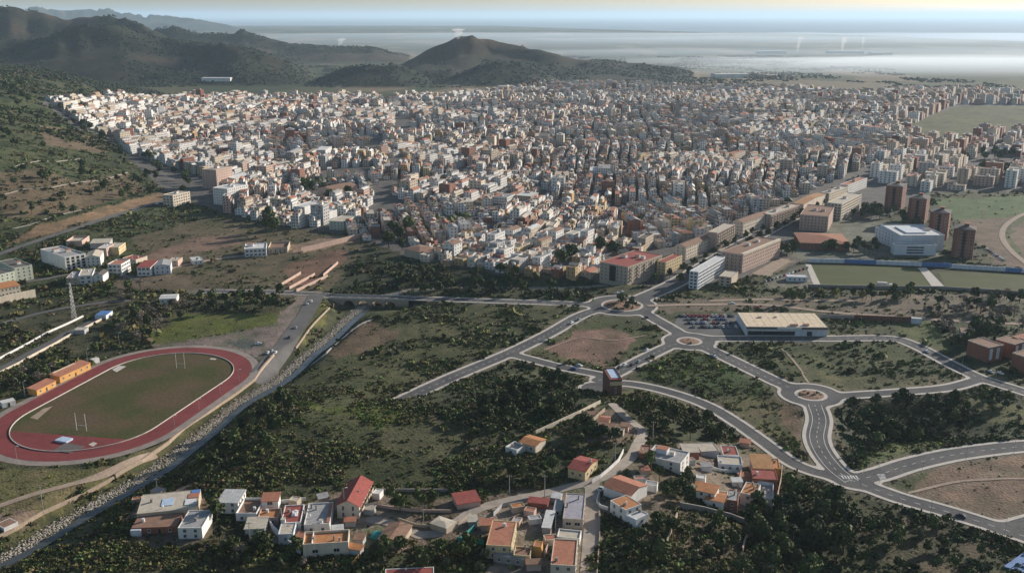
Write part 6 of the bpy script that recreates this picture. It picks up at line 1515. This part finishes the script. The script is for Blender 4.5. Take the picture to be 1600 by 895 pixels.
for nk, step, side in ((1, 26, 1), (5, 28, -1), (6, 28, -1), (9, 28, 1), (10, 30, 1)):
    p = NET_L[nk][0]; w = NET_L[nk][1] + 1.2; seg = np.r_[0, np.cumsum(np.hypot(*np.diff(p, axis=0).T))]; s = 14; j = 0
    nm = {1:'on the road down to the dead end', 5:'on the road past the supermarket', 6:'on the road between second and third roundabouts', 9:'on the curving road at right', 10:'on the road at lower right'}[nk]
    while s < seg[-1] - 5:
        x = np.interp(s, seg, p[:,0]); y = np.interp(s, seg, p[:,1]); q = max(0, min(np.searchsorted(seg, s) - 1, len(p)-2)); d = p[q+1]-p[q]; d /= np.hypot(*d)
        xx, yy = x + d[1]*w*side, y - d[0]*w*side; j += 1
        o = empty('street_lamp', (xx, yy, .17), math.atan2(d[0]*side, -d[1]*side)); tag(o, f"thin street lamp, {ordinal(j)} along the kerb {nm}", 'lamp post', 'street lamps')
        link('mast', SL0, o) if i else None
        if not i:
            SL0 = MB().tube((0,0,-.2), (0,0,7.5), .09, .06, 5).me('mast', [M['metal']]); SL1 = MB().tube((0,0,7.5), (1.2,0,7.8), .05, .04, 4).box(.9,1.6,-.12,.12,7.74,7.86).me('lamp_arm', [M['metal']]); link('mast', SL0, o)
        link('lamp_arm', SL1, o); i += 1; s += step
# lattice mast
p, h = pole_from((116,498), (110,442)); o = empty('lattice_mast', tuple(p)); tag(o, 'tall steel lattice power mast among the trees below the left hamlet', 'mast'); h = max(h, 20)
for sx, sy in ((-1,-1),(1,-1),(1,1),(-1,1)): link('leg', MB().tube((sx*1.3, sy*1.3, -1), (sx*.35, sy*.35, h), .14, .09, 4).me('leg', [M['metal']]), o)
br = MB()
for k in range(9):
    z0 = h*k/9; z1 = h*(k+1)/9; a = 1.3 - .95*k/9; b = 1.3 - .95*(k+1)/9
    for (ax, ay), (bx, by) in (((-1,-1),(1,-1)), ((1,-1),(1,1)), ((1,1),(-1,1)), ((-1,1),(-1,-1))): br.tube((ax*a, ay*a, z0), (bx*b, by*b, z1), .07, .07, 3); br.tube((bx*a, by*a, z0), (ax*b, ay*b, z1), .07, .07, 3)
link('lattice_bracing', br.me('lattice_bracing', [M['metal']]), o)
for k, z in enumerate((h-1, h-3.5)): link('crossarm', MB().box(-3.2,3.2,-.12,.12,z,z+.22).me('crossarm', [M['metal']]), o)

def paint(name, rgb): return mat(name, rgb, .3, .05, 1, spec=.5)
CP_ = {'white': paint('car_white', (.7,.7,.69)), 'grey': paint('car_grey', (.25,.26,.27)), 'black': paint('car_black', (.03,.03,.035)), 'red': paint('car_red', (.35,.03,.03)), 'blue': paint('car_blue', (.06,.1,.25)), 'silver': paint('car_silver', (.5,.51,.52))}
def car_body(m):
    pr = [(-2.1,.35),(-2.12,.8),(-1.95,.95),(-1.2,1.02),(-.75,1.48),(.75,1.5),(1.35,1.02),(2.0,.9),(2.1,.6),(2.08,.35)]
    b = MB(); n = len(pr)
    def wd(z): return .86 if z <= 1.03 else .66
    L_ = [(x, -wd(z), z) for x, z in pr]; R_ = [(x, wd(z), z) for x, z in pr]
    b.poly(L_[::1]); b.poly(R_[::-1])
    for i in range(n): j = (i+1) % n; b.poly([L_[j], L_[i], R_[i], R_[j]])
    return b.me('body', [m])
CB = {k: car_body(m) for k, m in CP_.items()}
GL = MB()
GL.poly([(-1.18,-.78,1.06),(-.79,-.64,1.46),(-.79,.64,1.46),(-1.18,.78,1.06)]); GL.poly([(1.31,-.78,1.06),(.80,-.64,1.47),(.80,.64,1.47),(1.31,.78,1.06)][::-1])
GL.v = [(x + (-.03 if x < 0 else .04), y, z + .03) for x, y, z in GL.v]
for s in (-1, 1): GL.poly([(-1.05,s*.83,1.06),(1.15,s*.83,1.06),(.72,s*.69,1.44),(-.7,s*.69,1.44)])
GLM = GL.me('windows', [M['glass']])
WH = MB().tube((0,-.11,0), (0,.11,0), .33, .33, 10).me('wheel', [M['tyre']]); RIM = MB().tube((0,-.125,0), (0,.125,0), .2, .2, 8).me('rim', [M['metal']]); HL = MB().box(-.04,.04,-.16,.16,-.08,.08).me('headlight', [M['whitesheet']])
def car(x, y, z, rz, c, label, group=None):
    o = empty('car', (x, y, z), rz); tag(o, label, 'car', group)
    link('body', CB[c], o); link('windows', GLM, o)
    for sx in (-1.3, 1.3):
        for sy in (-.78, .78): wo = link('wheel', WH, o, (sx, sy, .33)); link('rim', RIM, wo)
    for sy in (-.6, .6): link('headlight', HL, o, (2.08, sy, .68))
def car_px(px, py, c, label, px2, py2, group=None):
    a = g1(px, py); b = g1(px2, py2); z = max(a[2], .06 if net_sdf(np.array([a[0]]), np.array([a[1]]))[0] < 0 else a[2] + .05)
    car(a[0], a[1], z, math.atan2(b[1]-a[1], b[0]-a[0]), c, label, group)
for c in ((1502,807,'black','lone dark car driving on the road at lower right',1540,819), (905,500,'grey','grey car parked on the road below the first roundabout',925,490), (893,505,'white','white car parked on the road below the first roundabout',913,496),
          (976,571,'white','white car parked on the short road right of brown plot, first',1000,560), (968,575,'black','dark car parked on the short road behind the first white car',990,564), (998,566,'grey','grey car in the outer lane opposite the parked white car',1020,556), (988,571,'black','dark car in the outer lane opposite the parked dark car',1010,560),
          (1011,548,'white','white van-like car parked near the second roundabout',1030,540), (1112,557,'grey','grey car at the mouth of the diagonal road',1130,566), (1117,558.5,'white','white car at the mouth of the diagonal road',1137,568),
          (897,577,'blue','blue car parked on the road left of brick tower house',920,584), (905,572,'silver','silver car on the road left of the brown plot',880,566), (1448,550,'white','white car on the bend past the grass plot',1470,562),
          (486,472,'white','white car near the bridge end of the access road',480,490), (480,476,'silver','silver car near the bridge end, second',474,494), (462,513,'grey','grey car halfway down the access road',456,525), (452,528,'black','dark car parked lower down the access road',446,540), (430,552,'white','white car at the track entrance',424,560), (424,549,'grey','grey car at the track entrance',418,556), (418,552,'silver','silver car at the track entrance',412,558), (404,538,'white','white car alone on the dirt parking',410,537),
          (965,459,'white','white van at the far side of the planted roundabout',985,456), (972,457,'silver','silver car behind the planted roundabout',992,452), (1010,497,'black','dark car entering the road between roundabouts',1024,506),
          (939,765,'silver','pale blue-grey car in the shadow at the lane fork',945,758), (1183,481,'red','red car on the promenade behind the supermarket',1200,481), (1144,475,'white','white car on the promenade behind the supermarket',1160,475),
          (1548,582,'silver','silver car outside the corner brick house',1560,588), (1563,584,'white','white car outside the corner brick house',1575,590)):
    car_px(*c)
for k in range(14):
    px = 1062 + k*6.4; a = P0(px, 494.5); car(a[0], a[1], .12, math.pi/2 + random.uniform(-.05,.05), random.choice(list(CP_)), f"{ordinal(k+1)} car from the left in the supermarket parking row", 'cars in the supermarket parking')
for rw, py_ in enumerate((499.5, 505.5, 511.5)):
    for k in range(11):
        if random.random() < .25: continue
        px = 1068 + rw*8 + k*6.6; a = P0(px, py_); car(a[0], a[1], .12, math.pi/2 + random.uniform(-.05,.05), random.choice(list(CP_)), f"{ordinal(k+1)} car bay from left, {ordinal(rw+2)} supermarket parking row from back", 'cars in the supermarket parking')
for k in range(12):
    px = 1196 + k*6; py = 441 - k*2.0; a = P0(px, py); car(a[0], a[1], .05, 1.0 + random.uniform(-.05,.05), random.choice(list(CP_)), f"{ordinal(k+1)} car from the left parked behind the changing rooms", 'cars by the changing rooms')
for k in range(9):
    px = 1541 + k*3.4; py = 390 + k*2.2; a = P0(px, py); car(a[0], a[1], .05, .6, random.choice(list(CP_)), f"{ordinal(k+1)} car from the left beside the nearest brick tower", 'cars by the nearest tower')
for k in range(10):
    px = 205 + k*5; q = g1(px, 329.5 - k*1.2); car(q[0], q[1], q[2] + .3, .5, random.choice(list(CP_)), f"{ordinal(k+1)} car from the left parked on the hill road", 'cars on the hill road')
tick('cars')

# ------------------------------------------------------------------ smoke, mist, haze
M['smoke'] = vol_mat('smoke', (1, 1, 1), .02, .1)
M['mist'] = vol_mat('mist', (.93, .96, 1), .0016, .3)
M['haze'] = vol_mat('haze', (.62, .82, 1.0), 3.4e-5, .2)
def plume(px, py0, py1, w, label, lean=0):
    q = g1(px, py0); y = q[1]; b = (447.5 - py1)/FPX; z1 = CAM_H + y*(-SP + b*CP)/(CP + b*SP); h = z1 - q[2]; n = 14; k = 12
    rr = random.Random(int(px)); V = []; F = []
    for i in range(n+1):
        t = i/n; r_ = w*(.25 + .9*t)*(1 if 0 < i < n else .2) * rr.uniform(.75, 1.25); ox = lean*t*t + rr.uniform(-.15,.15)*w; oy = rr.uniform(-.2,.2)*w
        for j in range(k):
            a_ = 6.2832*j/k; V.append((ox + r_*math.cos(a_)*rr.uniform(.85,1.15), oy + r_*math.sin(a_), h*t))
    for i in range(n):
        for j in range(k): F.append((i*k+j, i*k+(j+1)%k, (i+1)*k+(j+1)%k, (i+1)*k+j))
    F.append(tuple(range(k))[::-1]); F.append(tuple(n*k + j for j in range(k)))
    o = link('smoke_plume', mesh('smoke_plume', V, F, M['smoke'], smooth=True)); o.location = q; tag(o, label, 'smoke', 'smoke plumes')
plume(1246, 84, 57, 14, 'leftmost of the three white smoke plumes over the misty plain', 12)
plume(1315, 84, 58, 14, 'middle one of the three white smoke plumes over the misty plain', 10)
plume(1347, 80, 58, 9, 'rightmost and thinnest white smoke plume over the misty plain', 0)
plume(531, 73, 60, 20, 'short thick white smoke puff behind the left hills', 15)
plume(716, 62, 45, 20, 'white smoke wisp behind the summit of the central hill', 0)
def bank(px0, px1, pyn, pyf, top, dens, seed):
    """a low lens of mist lying on the plain between two picture rows"""
    y0 = P0(800, pyn)[1]; y1 = P0(800, pyf)[1]; nx, ny = 36, 14; V = []; F = []
    for layer in (0, 1):
        for j in range(ny+1):
            for i in range(nx+1):
                u = i/nx; v = j/ny; y = y0 + (y1-y0)*v + 120*math.sin(u*5 + seed); x = ((px0 + (px1-px0)*u) - 800)/FPX*y
                e = (1 - (2*u-1)**4)*(1 - (2*v-1)**2)**1.5
                V.append((x, y, .3 if layer == 0 else .35 + top*max(0, e)*(.55 + .9*float(fbm(np.array([x]), np.array([y]), 500, seed)[0]))))
    st = (nx+1)*(ny+1)
    for j in range(ny):
        for i in range(nx):
            a_ = j*(nx+1)+i; F.append((a_, a_+nx+1, a_+nx+2, a_+1)); F.append((st+a_, st+a_+1, st+a_+nx+2, st+a_+nx+1))
    ring_ = [i for i in range(nx+1)] + [j*(nx+1)+nx for j in range(1, ny+1)] + [ny*(nx+1)+i for i in range(nx-1, -1, -1)] + [j*(nx+1) for j in range(ny-1, 0, -1)]
    for a_, b_ in zip(ring_, ring_[1:]+ring_[:1]): F.append((a_, b_, st+b_, st+a_))
    m = vol_mat('mist', (.74, .86, 1.0) if dens < .0005 else (.86, .93, 1.0), dens, .3)
    tag(link('mist_bank', mesh('mist_bank', V, F, m, smooth=True)), 'low white mist lying over the plain', 'mist', kind='stuff')
for q in ((900, 2400, 126, 90, 26, .0009, 1), (1050, 2400, 118, 92, 44, .0008, 3), (1200, 2500, 112, 95, 62, .0009, 4), (200, 2400, 108, 52, 60, .00022, 7), (620, 2400, 96, 80, 44, .00035, 9), (760, 2400, 70, 60, 46, .00025, 12)): bank(*q)
tag(link('haze', MB().box(-172000, 172000, -3000, 176000, -30, 470).me('haze', [M['haze']])), 'thin blue morning haze over the whole landscape', 'haze', kind='stuff')
tick('end')
